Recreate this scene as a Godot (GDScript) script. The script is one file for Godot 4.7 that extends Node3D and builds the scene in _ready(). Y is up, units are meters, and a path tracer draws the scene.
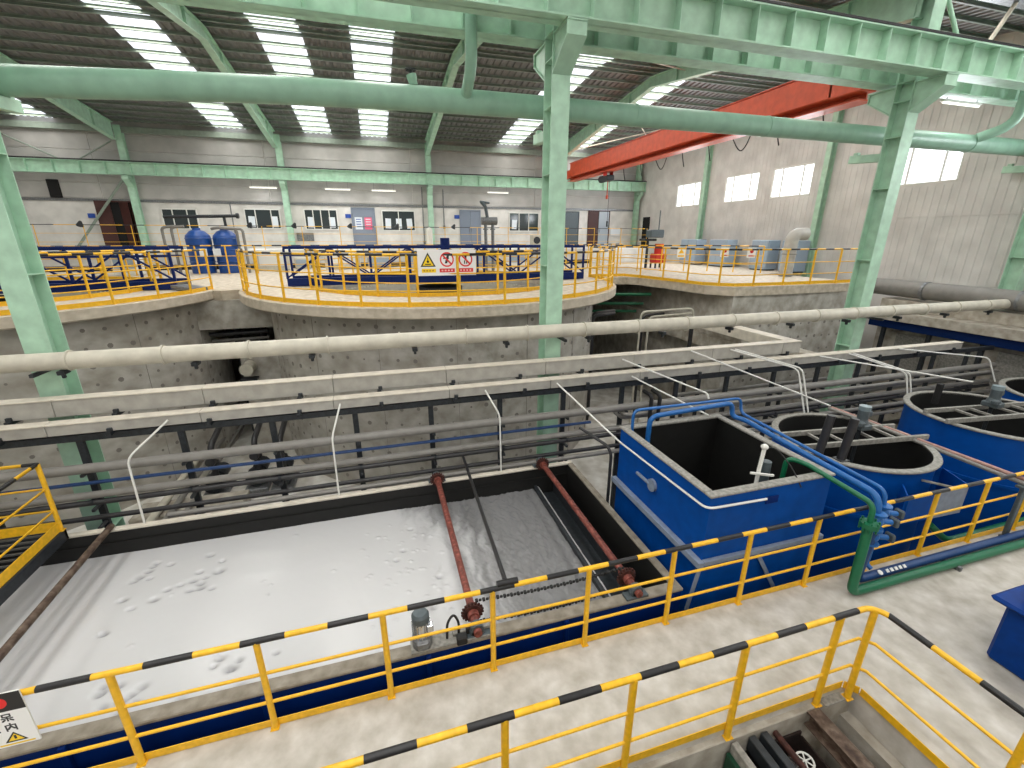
extends Node3D
# An industrial water-treatment hall, built where it stands. y up, metres; the concrete walkway in front is y = 0.

var M := {}
var cnt := {}
var cache := {}
var rng := RandomNumberGenerator.new()

const ZF := -9.2      # front faces of the middle row of columns
const ZB := -32.5     # back wall
const XR := 19.8      # right wall
const XL := -23.0     # left wall
const FLOOR := -2.0   # lower floor
const UP := 3.4       # upper floor round the clarifiers

func _ready():
	rng.seed = 71
	setup_camera()
	make_materials()
	build_shell()
	build_roof()
	build_steel()
	build_upper_floor()
	build_back_wall_things()
	build_rack()
	build_froth_tank()
	build_tanks()
	build_walkway()
	build_pit()
	build_right_side()
	build_small()

func setup_camera():
	var cam := Camera3D.new()
	cam.name = "camera"
	cam.fov = rad_to_deg(2.0 * atan(384.0 / 444.78))
	cam.position = Vector3(0, 5, 0)
	cam.rotation = Vector3(-deg_to_rad(18.34), -deg_to_rad(16.53), deg_to_rad(0.1))
	cam.near = 0.05
	cam.far = 200
	add_child(cam)
	cam.current = true
	var we := WorldEnvironment.new()
	we.name = "world_environment"
	var e := Environment.new()
	e.background_mode = Environment.BG_SKY
	var sky := Sky.new()
	var sm := ProceduralSkyMaterial.new()
	sm.sky_top_color = Color(0.86, 0.9, 0.96)
	sm.sky_horizon_color = Color(0.94, 0.95, 0.97)
	sm.ground_bottom_color = Color(0.6, 0.6, 0.58)
	sm.ground_horizon_color = Color(0.8, 0.8, 0.8)
	sm.sky_energy_multiplier = 1.6
	sky.sky_material = sm
	e.sky = sky
	e.tonemap_mode = Environment.TONE_MAPPER_LINEAR
	e.tonemap_exposure = 1.0
	e.sdfgi_enabled = true
	e.ssao_enabled = true
	e.ssil_enabled = true
	we.environment = e
	add_child(we)
	# daylight through the translucent roof strips: one lamp under each strip, on each slope
	for x in STRIPS:
		for s in SLOPES:
			area_lamp("skylight_lamp", Vector3(x, roof_y((s[0] + s[1]) * 0.5) - 0.06, (s[0] + s[1]) * 0.5), Vector2(1.45, s[1] - s[0] - 0.3), Vector3.DOWN, LIGHT_UP, Color(1.0, 0.985, 0.955), slope_of((s[0] + s[1]) * 0.5))
	# daylight through the windows of the right wall
	for w in WINDOWS:
		area_lamp("window_lamp", Vector3(XR - 0.1, (WY0 + WY1) * 0.5, (w[0] + w[1]) * 0.5), Vector2(w[1] - w[0], WY1 - WY0), Vector3.LEFT, 20.0, Color(0.96, 0.98, 1.0), 0.0)

const LIGHT_UP := 34.0
const STRIPS := [-16.4, -7.35, -2.65, 0.6, 9.3, 14.1]
const SLOPES := [[-32.2, -20.95], [-20.75, -9.5], [-8.9, 2.4], [2.7, 14.2]]
const WY0 := 6.88
const WY1 := 8.28
const WINDOWS := [[-27.9, -25.5], [-23.4, -20.9], [-20.05, -17.7], [-14.2, -11.9], [-8.0, -5.6], [-1.0, 1.4]]

func area_lamp(called, at, size, towards, energy, col, tilt):
	var l := AreaLight3D.new()
	l.name = nm(self, called)
	l.area_size = size
	l.light_energy = energy
	l.light_color = col
	l.area_normalize_energy = true
	l.area_range = 80.0
	l.area_attenuation = 2.0
	l.shadow_enabled = true
	l.position = at
	if towards == Vector3.DOWN:
		# local -z looks down; local y runs along the slope
		var along := Vector3(0, tilt, 1).normalized()
		var xx := Vector3.RIGHT
		var zz := xx.cross(along)
		if zz.y < 0:
			xx = -xx
			zz = -zz
		l.basis = Basis(xx, along, zz)
	else:
		l.basis = Basis(Vector3(0, 0, -1), Vector3.UP, Vector3(1, 0, 0))
	add_child(l)

func roof_y(z) -> float:
	if z < -9.2:
		return 12.065 - 0.1 * absf(z + 20.85)
	return 12.065 - 0.1 * absf(z - 2.65)

func slope_of(z) -> float:
	if z < -20.85: return 0.1
	if z < -9.2: return -0.1
	if z < 2.65: return 0.1
	return -0.1

# ---------------------------------------------------------------- naming and tree
func nm(parent: Node, called: String) -> String:
	var k := str(parent.get_instance_id()) + called
	var n: int = cnt.get(k, 0)
	cnt[k] = n + 1
	return called if n == 0 else "%s_%03d" % [called, n]

func tag(o, label := "", category := "", group := "", kind := ""):
	if label: o.set_meta("label", label)
	if category: o.set_meta("category", category)
	if group: o.set_meta("group", group)
	if kind: o.set_meta("kind", kind)
	return o

func obj(called: String, what, m, parent = null, at := Vector3.ZERO, b := Basis.IDENTITY) -> MeshInstance3D:
	var p: Node = self if parent == null else parent
	var o := MeshInstance3D.new()
	o.name = nm(p, called)
	o.mesh = what.commit() if what is SurfaceTool else what
	o.material_override = m
	o.transform = Transform3D(b, at)
	p.add_child(o, true)
	return o

func struct(called, what, m, label := "") -> MeshInstance3D:
	var o := obj(called, what, m)
	tag(o, label, "", "", "structure")
	return o

func thing(called: String, label: String, category: String, group := "", at := Vector3.ZERO, turn := 0.0) -> Node3D:
	var o := Node3D.new()
	o.name = nm(self, called)
	o.position = at
	o.rotation.y = turn
	add_child(o, true)
	tag(o, label, category, group)
	return o

func copy_of(o: Node3D, called: String, label: String, at: Vector3, turn := 0.0) -> Node3D:
	var c: Node3D = o.duplicate()
	c.name = nm(self, called)
	add_child(c, true)
	c.position = at
	c.rotation.y = turn
	if label: c.set_meta("label", label)
	return c

# ---------------------------------------------------------------- mesh helpers
func mb() -> SurfaceTool:
	var st := SurfaceTool.new()
	st.begin(Mesh.PRIMITIVE_TRIANGLES)
	return st

func tri(st: SurfaceTool, a: Vector3, b: Vector3, c: Vector3, n: Vector3):
	if (b - a).cross(c - a).dot(n) > 0:
		var t := b
		b = c
		c = t
	for v in [a, b, c]:
		st.set_normal(n)
		st.set_uv(Vector2.ZERO)
		st.add_vertex(v)

func tri3(st: SurfaceTool, a: Vector3, b: Vector3, c: Vector3, na: Vector3, nb: Vector3, nc: Vector3):
	if (b - a).cross(c - a).dot(na + nb + nc) > 0:
		var t := b
		b = c
		c = t
		t = nb
		nb = nc
		nc = t
	st.set_uv(Vector2.ZERO)
	st.set_normal(na)
	st.add_vertex(a)
	st.set_uv(Vector2.ZERO)
	st.set_normal(nb)
	st.add_vertex(b)
	st.set_uv(Vector2.ZERO)
	st.set_normal(nc)
	st.add_vertex(c)

func quad(st: SurfaceTool, a, b, c, d, n):
	tri(st, a, b, c, n)
	tri(st, a, c, d, n)

func quads(st: SurfaceTool, a, b, c, d, na, nb, nc, nd):
	tri3(st, a, b, c, na, nb, nc)
	tri3(st, a, c, d, na, nc, nd)

# box from centre and size, with chamfered edges where ch > 0
func bx(st: SurfaceTool, c: Vector3, s: Vector3, ch := 0.0, b := Basis.IDENTITY):
	var h := s * 0.5
	ch = minf(ch, minf(h.x, minf(h.y, h.z)) * 0.9)
	var ax := [Vector3.RIGHT, Vector3.UP, Vector3.BACK]
	for i in 3:
		for sg in [-1.0, 1.0]:
			var n: Vector3 = ax[i] * sg
			var u: Vector3 = ax[(i + 1) % 3] * (h[(i + 1) % 3] - ch)
			var v: Vector3 = ax[(i + 2) % 3] * (h[(i + 2) % 3] - ch)
			var o: Vector3 = n * h[i]
			quad(st, c + b * (o - u - v), c + b * (o + u - v), c + b * (o + u + v), c + b * (o - u + v), b * n)
	if ch <= 0: return
	for i in 3:
		var j := (i + 1) % 3
		var k := (i + 2) % 3
		for sj in [-1.0, 1.0]:
			for sk in [-1.0, 1.0]:
				var along: Vector3 = ax[i] * (h[i] - ch)
				var p1: Vector3 = ax[j] * sj * h[j] + ax[k] * sk * (h[k] - ch)
				var p2: Vector3 = ax[j] * sj * (h[j] - ch) + ax[k] * sk * h[k]
				var n: Vector3 = (ax[j] * sj + ax[k] * sk).normalized()
				quad(st, c + b * (p1 - along), c + b * (p1 + along), c + b * (p2 + along), c + b * (p2 - along), b * n)
	for sx in [-1.0, 1.0]:
		for sy in [-1.0, 1.0]:
			for sz in [-1.0, 1.0]:
				var q := Vector3(sx * h.x, sy * h.y, sz * h.z)
				var n := Vector3(sx, sy, sz)
				tri(st, c + b * (q - Vector3(0, sy, sz) * ch), c + b * (q - Vector3(sx, 0, sz) * ch), c + b * (q - Vector3(sx, sy, 0) * ch), b * n.normalized())

# box from its two extreme corners
func bb(st: SurfaceTool, x0, x1, y0, y1, z0, z1, ch := 0.0):
	bx(st, Vector3((x0 + x1) * 0.5, (y0 + y1) * 0.5, (z0 + z1) * 0.5), Vector3(absf(x1 - x0), absf(y1 - y0), absf(z1 - z0)), ch)

# a bar of rectangular section between two points
func bar(st: SurfaceTool, a: Vector3, b: Vector3, w: float, h: float, ch := 0.0):
	var d := b - a
	var z := d.normalized()
	var x := Vector3.UP.cross(z)
	if x.length() < 0.01: x = Vector3.RIGHT
	x = x.normalized()
	var y := z.cross(x)
	bx(st, (a + b) * 0.5, Vector3(w, h, d.length()), ch, Basis(x, y, z))

func frame_of(d: Vector3) -> Array:
	var z := d.normalized()
	var x := Vector3.UP.cross(z)
	if x.length() < 0.01: x = Vector3.RIGHT
	x = x.normalized()
	return [x, z.cross(x)]

func cyl(st: SurfaceTool, a: Vector3, b: Vector3, r: float, n := 12, r2 := -1.0, caps := true):
	if r2 < 0: r2 = r
	var f := frame_of(b - a)
	var z := (b - a).normalized()
	var slope := (r - r2) / maxf((b - a).length(), 0.0001)
	for i in n:
		var d := []
		for k in 2:
			var t := TAU * (i + k) / n
			d.append(f[0] * cos(t) + f[1] * sin(t))
		var n0: Vector3 = (d[0] + z * slope).normalized()
		var n1: Vector3 = (d[1] + z * slope).normalized()
		quads(st, a + d[0] * r, a + d[1] * r, b + d[1] * r2, b + d[0] * r2, n0, n1, n1, n0)
		if caps:
			if r > 0: tri(st, a, a + d[0] * r, a + d[1] * r, -z)
			if r2 > 0: tri(st, b, b + d[0] * r2, b + d[1] * r2, z)

# rounds the corners of a polyline
func bent(pts: Array, r: float, steps := 5) -> Array:
	var out := [pts[0]]
	for i in range(1, pts.size() - 1):
		var p: Vector3 = pts[i]
		var u: Vector3 = (pts[i - 1] - p)
		var v: Vector3 = (pts[i + 1] - p)
		var rr := minf(r, minf(u.length(), v.length()) * 0.49)
		var a: Vector3 = p + u.normalized() * rr
		var b: Vector3 = p + v.normalized() * rr
		for k in steps + 1:
			var t := float(k) / steps
			out.append(a.lerp(p, t).lerp(p.lerp(b, t), t))
	out.append(pts[pts.size() - 1])
	return out

# a round tube along a polyline
func tube(st: SurfaceTool, pts: Array, r: float, n := 10, bend := 0.0, caps := true, closed := false):
	var p := bent(pts, bend) if bend > 0 else pts
	var m := p.size()
	var rings := []
	var norms := []
	var x := Vector3.ZERO
	for i in m:
		var d: Vector3
		if closed: d = (p[(i + 1) % m] - p[(i - 1 + m) % m]).normalized()
		elif i == 0: d = (p[1] - p[0]).normalized()
		elif i == m - 1: d = (p[i] - p[i - 1]).normalized()
		else: d = ((p[i + 1] - p[i]).normalized() + (p[i] - p[i - 1]).normalized()).normalized()
		if i == 0: x = frame_of(d)[0]
		x = (x - d * x.dot(d)).normalized()
		var y := d.cross(x)
		var ring := []
		var nn := []
		for k in n:
			var t := TAU * k / n
			var q := x * cos(t) + y * sin(t)
			ring.append(p[i] + q * r)
			nn.append(q)
		rings.append(ring)
		norms.append(nn)
	for i in (m if closed else m - 1):
		var j := (i + 1) % m
		for k in n:
			var l := (k + 1) % n
			quads(st, rings[i][k], rings[i][l], rings[j][l], rings[j][k], norms[i][k], norms[i][l], norms[j][l], norms[j][k])
	if caps and not closed:
		for k in n:
			var l := (k + 1) % n
			tri(st, p[0], rings[0][k], rings[0][l], (p[0] - p[1]).normalized())
			tri(st, p[m - 1], rings[m - 1][k], rings[m - 1][l], (p[m - 1] - p[m - 2]).normalized())

# a flat polygon (x, z) given a thickness in y
func slab(st: SurfaceTool, poly: PackedVector2Array, y0: float, y1: float):
	var idx := Geometry2D.triangulate_polygon(poly)
	for i in range(0, idx.size(), 3):
		var a := poly[idx[i]]
		var b := poly[idx[i + 1]]
		var c := poly[idx[i + 2]]
		tri(st, Vector3(a.x, y1, a.y), Vector3(b.x, y1, b.y), Vector3(c.x, y1, c.y), Vector3.UP)
		tri(st, Vector3(a.x, y0, a.y), Vector3(b.x, y0, b.y), Vector3(c.x, y0, c.y), Vector3.DOWN)
	var area := 0.0
	var n := poly.size()
	for i in n:
		area += poly[i].cross(poly[(i + 1) % n])
	for i in n:
		var a := poly[i]
		var b := poly[(i + 1) % n]
		var o := Vector2(b.y - a.y, a.x - b.x).normalized() * signf(area)
		quad(st, Vector3(a.x, y0, a.y), Vector3(b.x, y0, b.y), Vector3(b.x, y1, b.y), Vector3(a.x, y1, a.y), Vector3(o.x, 0, o.y))

# surface of revolution about a vertical axis; profile is (radius, y) pairs, walked so that its outside lies to the right going up
func lathe(st: SurfaceTool, c: Vector3, prof: Array, n := 32, a0 := 0.0, a1 := TAU):
	for i in prof.size() - 1:
		var p: Vector2 = prof[i]
		var q: Vector2 = prof[i + 1]
		if p.distance_to(q) < 0.00001: continue
		var t := (q - p).normalized()
		var nr := Vector2(t.y, -t.x)
		for k in n:
			var b0 := a0 + (a1 - a0) * k / n
			var b1 := a0 + (a1 - a0) * (k + 1) / n
			var d0 := Vector3(sin(b0), 0, cos(b0))
			var d1 := Vector3(sin(b1), 0, cos(b1))
			var n0 := d0 * nr.x + Vector3.UP * nr.y
			var n1 := d1 * nr.x + Vector3.UP * nr.y
			quads(st, c + d0 * p.x + Vector3.UP * p.y, c + d1 * p.x + Vector3.UP * p.y, c + d1 * q.x + Vector3.UP * q.y, c + d0 * q.x + Vector3.UP * q.y, n0, n1, n1, n0)

func ball(st: SurfaceTool, c: Vector3, r: Vector3, n := 12):
	var m := n / 2
	for i in m:
		for k in n:
			var v := []
			for e in [[i, k], [i, k + 1], [i + 1, k + 1], [i + 1, k]]:
				var a: float = PI * e[0] / m
				var t: float = TAU * e[1] / n
				v.append(Vector3(sin(a) * cos(t), cos(a), sin(a) * sin(t)))
			quads(st, c + v[0] * r, c + v[1] * r, c + v[2] * r, c + v[3] * r, v[0], v[1], v[2], v[3])

# H or I section between two points: flanges face along "face"
func ibeam(st: SurfaceTool, a: Vector3, b: Vector3, face: Vector3, depth: float, width: float, tf := 0.02, tw := 0.014):
	var z := (b - a).normalized()
	var y := (face - z * face.dot(z)).normalized()
	var x := y.cross(z)
	var bs := Basis(x, y, z)
	var L := (b - a).length()
	var c := (a + b) * 0.5
	bx(st, c, Vector3(tw, depth - tf * 2, L), 0, bs)
	for s in [-1.0, 1.0]:
		bx(st, c + y * s * (depth - tf) * 0.5, Vector3(width, tf, L), 0.003, bs)

func shared(key: String, make: Callable) -> Mesh:
	if not cache.has(key):
		var st := mb()
		make.call(st)
		cache[key] = st.commit()
	return cache[key]

# ---------------------------------------------------------------- materials
func noise_tex(seed_: int, freq: float, lo: float, hi: float, octaves := 4, size := 512, pw := 1.0, tint := Color(1, 1, 1), tint2 := Color(1, 1, 1)) -> ImageTexture:
	var f := FastNoiseLite.new()
	f.seed = seed_
	f.noise_type = FastNoiseLite.TYPE_SIMPLEX_SMOOTH
	f.frequency = freq
	f.fractal_octaves = octaves
	var im := f.get_seamless_image(size, size)
	im.convert(Image.FORMAT_RGB8)
	var data := im.get_data()
	for i in range(0, data.size(), 3):
		var v := pow(data[i] / 255.0, pw)
		var g := lerpf(lo, hi, v)
		var c := tint2.lerp(tint, v)
		data[i] = int(clampf(g * c.r, 0, 1) * 255)
		data[i + 1] = int(clampf(g * c.g, 0, 1) * 255)
		data[i + 2] = int(clampf(g * c.b, 0, 1) * 255)
	return ImageTexture.create_from_image(Image.create_from_data(size, size, false, Image.FORMAT_RGB8, data))

func bump_tex(seed_: int, freq: float, strength: float, octaves := 4, size := 512) -> ImageTexture:
	var f := FastNoiseLite.new()
	f.seed = seed_
	f.frequency = freq
	f.fractal_octaves = octaves
	var im := f.get_seamless_image(size, size)
	im.convert(Image.FORMAT_RGBA8)
	im.bump_map_to_normal_map(strength)
	return ImageTexture.create_from_image(im)

func mat(called: String, col: Color, rough := 0.6, metal := 0.0, tex = null, scale := 1.0, nrm = null, nstr := 0.4):
	var m := StandardMaterial3D.new()
	m.resource_name = called
	m.albedo_color = col
	m.roughness = rough
	m.metallic = metal
	if tex or nrm:
		m.uv1_triplanar = true
		m.uv1_world_triplanar = true
		m.uv1_scale = Vector3.ONE * scale
	if tex: m.albedo_texture = tex
	if nrm:
		m.normal_enabled = true
		m.normal_texture = nrm
		m.normal_scale = nstr
	M[called] = m
	return m

func glow(called: String, col: Color, e: float):
	var m := StandardMaterial3D.new()
	m.resource_name = called
	m.albedo_color = Color(0.9, 0.9, 0.9)
	m.roughness = 0.5
	m.emission_enabled = true
	m.emission = col
	m.emission_energy_multiplier = e
	M[called] = m

func make_materials():
	var soft := noise_tex(3, 0.012, 0.86, 1.0, 4)
	var worn := noise_tex(9, 0.02, 0.62, 1.0, 5, 512, 0.7)
	var conc := noise_tex(21, 0.01, 0.74, 1.0, 6, 512, 0.8, Color(1, 1, 1), Color(0.96, 0.93, 0.88))
	var deck := noise_tex(33, 0.012, 0.80, 1.0, 7, 1024, 1.0, Color(1, 1, 1), Color(0.98, 0.96, 0.92))
	var rusty := noise_tex(41, 0.03, 0.45, 1.0, 4, 256, 0.8, Color(1, 1, 1), Color(0.8, 0.6, 0.5))
	var bumpy := bump_tex(5, 0.03, 3.0, 5)
	var fine := bump_tex(6, 0.12, 2.0, 3)
	mat("green", Color(0.71, 0.86, 0.76), 0.45, 0.0, soft, 0.4)
	mat("green_pipe", Color(0.59, 0.75, 0.66), 0.42, 0.0, soft, 0.35)
	mat("purlin", Color(0.56, 0.61, 0.56), 0.5, 0.0, soft, 0.5)
	mat("roof", Color(0.50, 0.50, 0.50), 0.55, 0.0, soft, 0.3)
	mat("yellow", Color(0.97, 0.75, 0.14), 0.42, 0.0, soft, 1.5)
	mat("black_paint", Color(0.12, 0.12, 0.13), 0.45, 0.0, worn, 2.0)
	mat("dark_steel", Color(0.19, 0.21, 0.23), 0.5, 0.2, worn, 1.0)
	mat("rail_black", Color(0.08, 0.08, 0.085), 0.6)
	mat("blue", Color(0.0, 0.29, 0.62), 0.38, 0.0, soft, 0.5)
	mat("navy", Color(0.0, 0.15, 0.42), 0.4, 0.0, soft, 0.5)
	mat("truss_blue", Color(0.10, 0.17, 0.40), 0.45, 0.0, soft, 1.0)
	mat("pipe_blue", Color(0.12, 0.40, 0.68), 0.4, 0.0, soft, 1.0)
	mat("pipe_blue_deep", Color(0.09, 0.25, 0.46), 0.45, 0.0, soft, 1.0)
	mat("pipe_green", Color(0.06, 0.42, 0.28), 0.42, 0.0, soft, 1.0)
	mat("crate_blue", Color(0.0, 0.21, 0.50), 0.42, 0.0, soft, 0.8)
	mat("lining", Color(0.075, 0.075, 0.07), 0.6, 0.0, worn, 0.6)
	mat("rim_grey", Color(0.62, 0.61, 0.58), 0.6, 0.0, worn, 1.2)
	mat("rim_conc", Color(0.60, 0.575, 0.53), 0.8, 0.0, conc, 0.8, bumpy, 0.3)
	mat("deck", Color(0.81, 0.795, 0.77), 0.75, 0.0, deck, 0.22, bumpy, 0.15)
	mat("conc", Color(0.77, 0.76, 0.735), 0.85, 0.0, conc, 0.35, bumpy, 0.35)
	mat("conc_pale", Color(0.74, 0.72, 0.68), 0.8, 0.0, conc, 0.5, bumpy, 0.25)
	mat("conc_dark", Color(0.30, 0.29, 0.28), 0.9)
	mat("low_floor", Color(0.93, 0.925, 0.91), 0.7, 0.0, conc, 0.25)
	mat("upper_floor", Color(0.83, 0.79, 0.73), 0.75, 0.0, deck, 0.3)
	mat("wall_white", Color(0.88, 0.87, 0.85), 0.7, 0.0, soft, 0.15)
	mat("wall_panel", Color(0.86, 0.855, 0.84), 0.55, 0.0, soft, 0.12)
	mat("pvc", Color(0.80, 0.78, 0.72), 0.5, 0.0, soft, 0.5)
	mat("pvc_grey", Color(0.52, 0.51, 0.49), 0.5, 0.0, soft, 0.5)
	mat("pvc_dark", Color(0.20, 0.20, 0.21), 0.45, 0.0, worn, 0.7)
	mat("tray", Color(0.68, 0.67, 0.64), 0.5, 0.0, soft, 0.5)
	mat("tray_lid", Color(0.86, 0.83, 0.77), 0.55, 0.0, soft, 0.5)
	mat("conduit", Color(0.86, 0.86, 0.84), 0.4)
	mat("orange", Color(0.84, 0.33, 0.19), 0.45, 0.0, soft, 0.4)
	mat("shaft_red", Color(0.66, 0.38, 0.34), 0.55, 0.0, rusty, 1.2)
	mat("rust", Color(0.36, 0.19, 0.15), 0.75, 0.0, rusty, 1.5)
	mat("pole_wood", Color(0.46, 0.41, 0.36), 0.7, 0.0, rusty, 1.0)
	mat("galv", Color(0.55, 0.56, 0.57), 0.4, 0.5, worn, 1.0)
	mat("chrome", Color(0.78, 0.79, 0.80), 0.2, 0.9)
	mat("motor", Color(0.34, 0.38, 0.40), 0.45, 0.2, soft, 2.0)
	mat("door_grey", Color(0.48, 0.52, 0.58), 0.5)
	mat("door_brown", Color(0.26, 0.10, 0.08), 0.5, 0.0, soft, 0.5)
	mat("glass_dark", Color(0.20, 0.23, 0.24), 0.08)
	mat("paper", Color(0.86, 0.89, 0.92), 0.7)
	mat("paper_pink", Color(0.88, 0.40, 0.52), 0.7)
	mat("frame_white", Color(0.86, 0.86, 0.84), 0.5)
	mat("sign_blue", Color(0.12, 0.28, 0.62), 0.5)
	mat("cabinet", Color(0.58, 0.65, 0.72), 0.45)
	mat("red", Color(0.72, 0.13, 0.08), 0.5)
	mat("wood", Color(0.62, 0.44, 0.20), 0.7)
	mat("opening", Color(0.05, 0.05, 0.055), 0.9)
	mat("grating", Color(0.34, 0.34, 0.33), 0.6, 0.3)
	mat("basin_water", Color(0.44, 0.42, 0.37), 0.15)
	mat("green_plate", Color(0.04, 0.26, 0.17), 0.5, 0.0, soft, 1.0)
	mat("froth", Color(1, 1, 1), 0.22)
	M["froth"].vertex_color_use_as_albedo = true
	mat("slurry", Color(0.46, 0.46, 0.465), 0.12)
	mat("fall", Color(0.80, 0.80, 0.80), 0.3)
	mat("glass", Color(0.8, 0.86, 0.88, 0.12), 0.02)
	M["glass"].transparency = BaseMaterial3D.TRANSPARENCY_ALPHA
	glow("skylight", Color(0.93, 0.95, 1.0), 1.15)
	glow("window_glow", Color(0.96, 0.98, 1.0), 1.3)
	glow("led", Color(1, 0.98, 0.94), 1.1)
	mat("conc_tie", Color(0.50, 0.48, 0.455), 0.9)
	mat("flange", Color(0.52, 0.57, 0.65), 0.5, 0.0, soft, 1.0)
	mat("door_pale", Color(0.62, 0.66, 0.70), 0.3)
	mat("pink_pipe", Color(0.72, 0.56, 0.52), 0.5, 0.0, worn, 1.0)
	mat("drum_blue", Color(0.10, 0.30, 0.60), 0.4, 0.0, soft, 1.0)
	mat("galv_blue", Color(0.46, 0.52, 0.54), 0.45)
	mat("wall_shaded", Color(0.72, 0.71, 0.695), 0.6, 0.0, soft, 0.12)  # wall panel colour darkened for the dimmer light high on the back wall
	mat("beam_blue", Color(0.02, 0.13, 0.32), 0.5)
	for k in ["blue", "navy", "crate_blue", "beam_blue", "truss_blue"]:
		M[k].metallic_specular = 0.25
		M[k].roughness = 0.5
	mat("pit_dark", Color(0.20, 0.14, 0.12), 0.8, 0.0, rusty, 1.0)  # dark brown that carries the darkness down in the pit

# ---------------------------------------------------------------- the hall
func build_shell():
	var st := mb()
	bb(st, XL, XR, FLOOR - 0.3, FLOOR, ZB, -3.8)
	struct("floor", st, M.low_floor, "pale concrete floor of the lower level under the pipes")
	# the walkway slab in front, with the pit left open
	st = mb()
	bb(st, XL, XR, -0.35, 0.0, -4.05, -2.57)
	bb(st, 4.93, XR, -0.35, 0.0, -2.57, 14.6)
	bb(st, XL, -1.6, -0.35, 0.0, -2.57, 14.6)
	bb(st, -1.6, 4.93, -0.35, 0.0, 1.4, 14.6)
	bb(st, XL, XR, FLOOR - 0.3, -0.3, -4.0, -3.75)
	struct("floor_walkway", st, M.deck, "beige concrete walkway slab between the two yellow railings")
	# walls
	st = mb()
	bb(st, XL - 0.25, XR + 0.25, FLOOR - 0.3, 13.0, ZB - 0.25, ZB)
	var wb := struct("wall_back", st, M.wall_white, "white back wall with doors and windows, panelled above")
	for r in 5:
		var y0 := 7.0 + r * 0.82
		for c in 5:
			var x0 := -22.9 + c * 8.55
			st = mb()
			bx(st, Vector3(x0 + 4.26, y0 + 0.405, ZB + 0.02), Vector3(8.52, 0.8, 0.04), 0.012)
			obj("panel", st, M.wall_shaded, wb)  # shade of the upper wall put into the panel colour
	st = mb()
	bb(st, XL, XR, 6.84, 6.98, ZB, ZB + 0.07, 0.01)
	obj("ledge", st, M.galv, wb)
	st = mb()
	bb(st, XL - 0.25, XL, FLOOR - 0.3, 13.0, ZB, 14.6)
	struct("wall_left", st, M.wall_panel, "plain white panelled wall on the left")
	st = mb()
	bb(st, XL - 0.25, XR + 0.25, FLOOR - 0.3, 13.0, 14.6, 14.85)
	struct("wall_front", st, M.wall_panel, "plain white panelled wall behind the viewer")
	# right wall, pieces round the window openings
	st = mb()
	bb(st, XR, XR + 0.25, FLOOR - 0.3, WY0, ZB, 14.6)
	bb(st, XR, XR + 0.25, WY1, 13.0, ZB, 14.6)
	var z := ZB
	for w in WINDOWS:
		bb(st, XR, XR + 0.25, WY0, WY1, z, w[0])
		z = w[1]
	bb(st, XR, XR + 0.25, WY0, WY1, z, 14.6)
	var wr := struct("wall_right", st, M.wall_panel, "tall white ribbed wall with a row of bright windows")
	st = mb()
	var zz := ZB + 0.2
	while zz < -4.0:
		var cut := false
		for w in WINDOWS:
			if zz > w[0] - 0.1 and zz < w[1] + 0.1: cut = true
		if cut:
			bx(st, Vector3(XR - 0.007, (UP + WY0 - 0.05) * 0.5, zz), Vector3(0.014, WY0 - 0.1 - UP, 0.06), 0.006)
			bx(st, Vector3(XR - 0.007, (WY1 + 0.05 + 11.0) * 0.5, zz), Vector3(0.014, 11.0 - WY1 - 0.1, 0.06), 0.006)
		else:
			bx(st, Vector3(XR - 0.007, (UP + 11.0) * 0.5, zz), Vector3(0.014, 11.0 - UP, 0.06), 0.006)
		zz += 0.26
	tag(obj("cladding_rib", st, M.wall_panel, wr), "", "", "", "stuff")
	st = mb()
	bb(st, XR - 0.03, XR, 5.72, 5.76, ZB, 10)
	obj("panel_joint", st, M.wall_panel, wr)
	# windows of the right wall
	for i in WINDOWS.size():
		var w = WINDOWS[i]
		var n := Node3D.new()
		n.name = "window_%d" % (i + 1)
		add_child(n)
		tag(n, ["bright three-pane window nearest the back wall corner", "bright three-pane window second from the back wall", "bright three-pane window left of the second green wall column", "bright three-pane window just right of the tall green column", "bright window beyond the right edge", "bright window above the walkway"][i], "", "", "structure")
		var L: float = w[1] - w[0]
		st = mb()
		for y in [WY0 + 0.03, WY1 - 0.03]:
			bx(st, Vector3(XR + 0.04, y, w[0] + L * 0.5), Vector3(0.1, 0.06, L), 0.01)
		for q in [w[0] + 0.03, w[1] - 0.03]:
			bx(st, Vector3(XR + 0.04, (WY0 + WY1) * 0.5, q), Vector3(0.1, WY1 - WY0, 0.06), 0.01)
		obj("window_frame", st, M.frame_white, n)
		var cuts := [0.0, 0.25, 0.75, 1.0]
		for k in 3:
			st = mb()
			bx(st, Vector3(XR + 0.07, (WY0 + WY1) * 0.5, w[0] + L * (cuts[k] + cuts[k + 1]) * 0.5), Vector3(0.012, WY1 - WY0 - 0.1, L * (cuts[k + 1] - cuts[k]) - 0.05))
			obj("window_pane", st, M.window_glow, n)
			if k > 0:
				st = mb()
				bx(st, Vector3(XR + 0.04, (WY0 + WY1) * 0.5, w[0] + L * cuts[k]), Vector3(0.08, WY1 - WY0, 0.05), 0.008)
				obj("mullion", st, M.frame_white, n)

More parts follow.
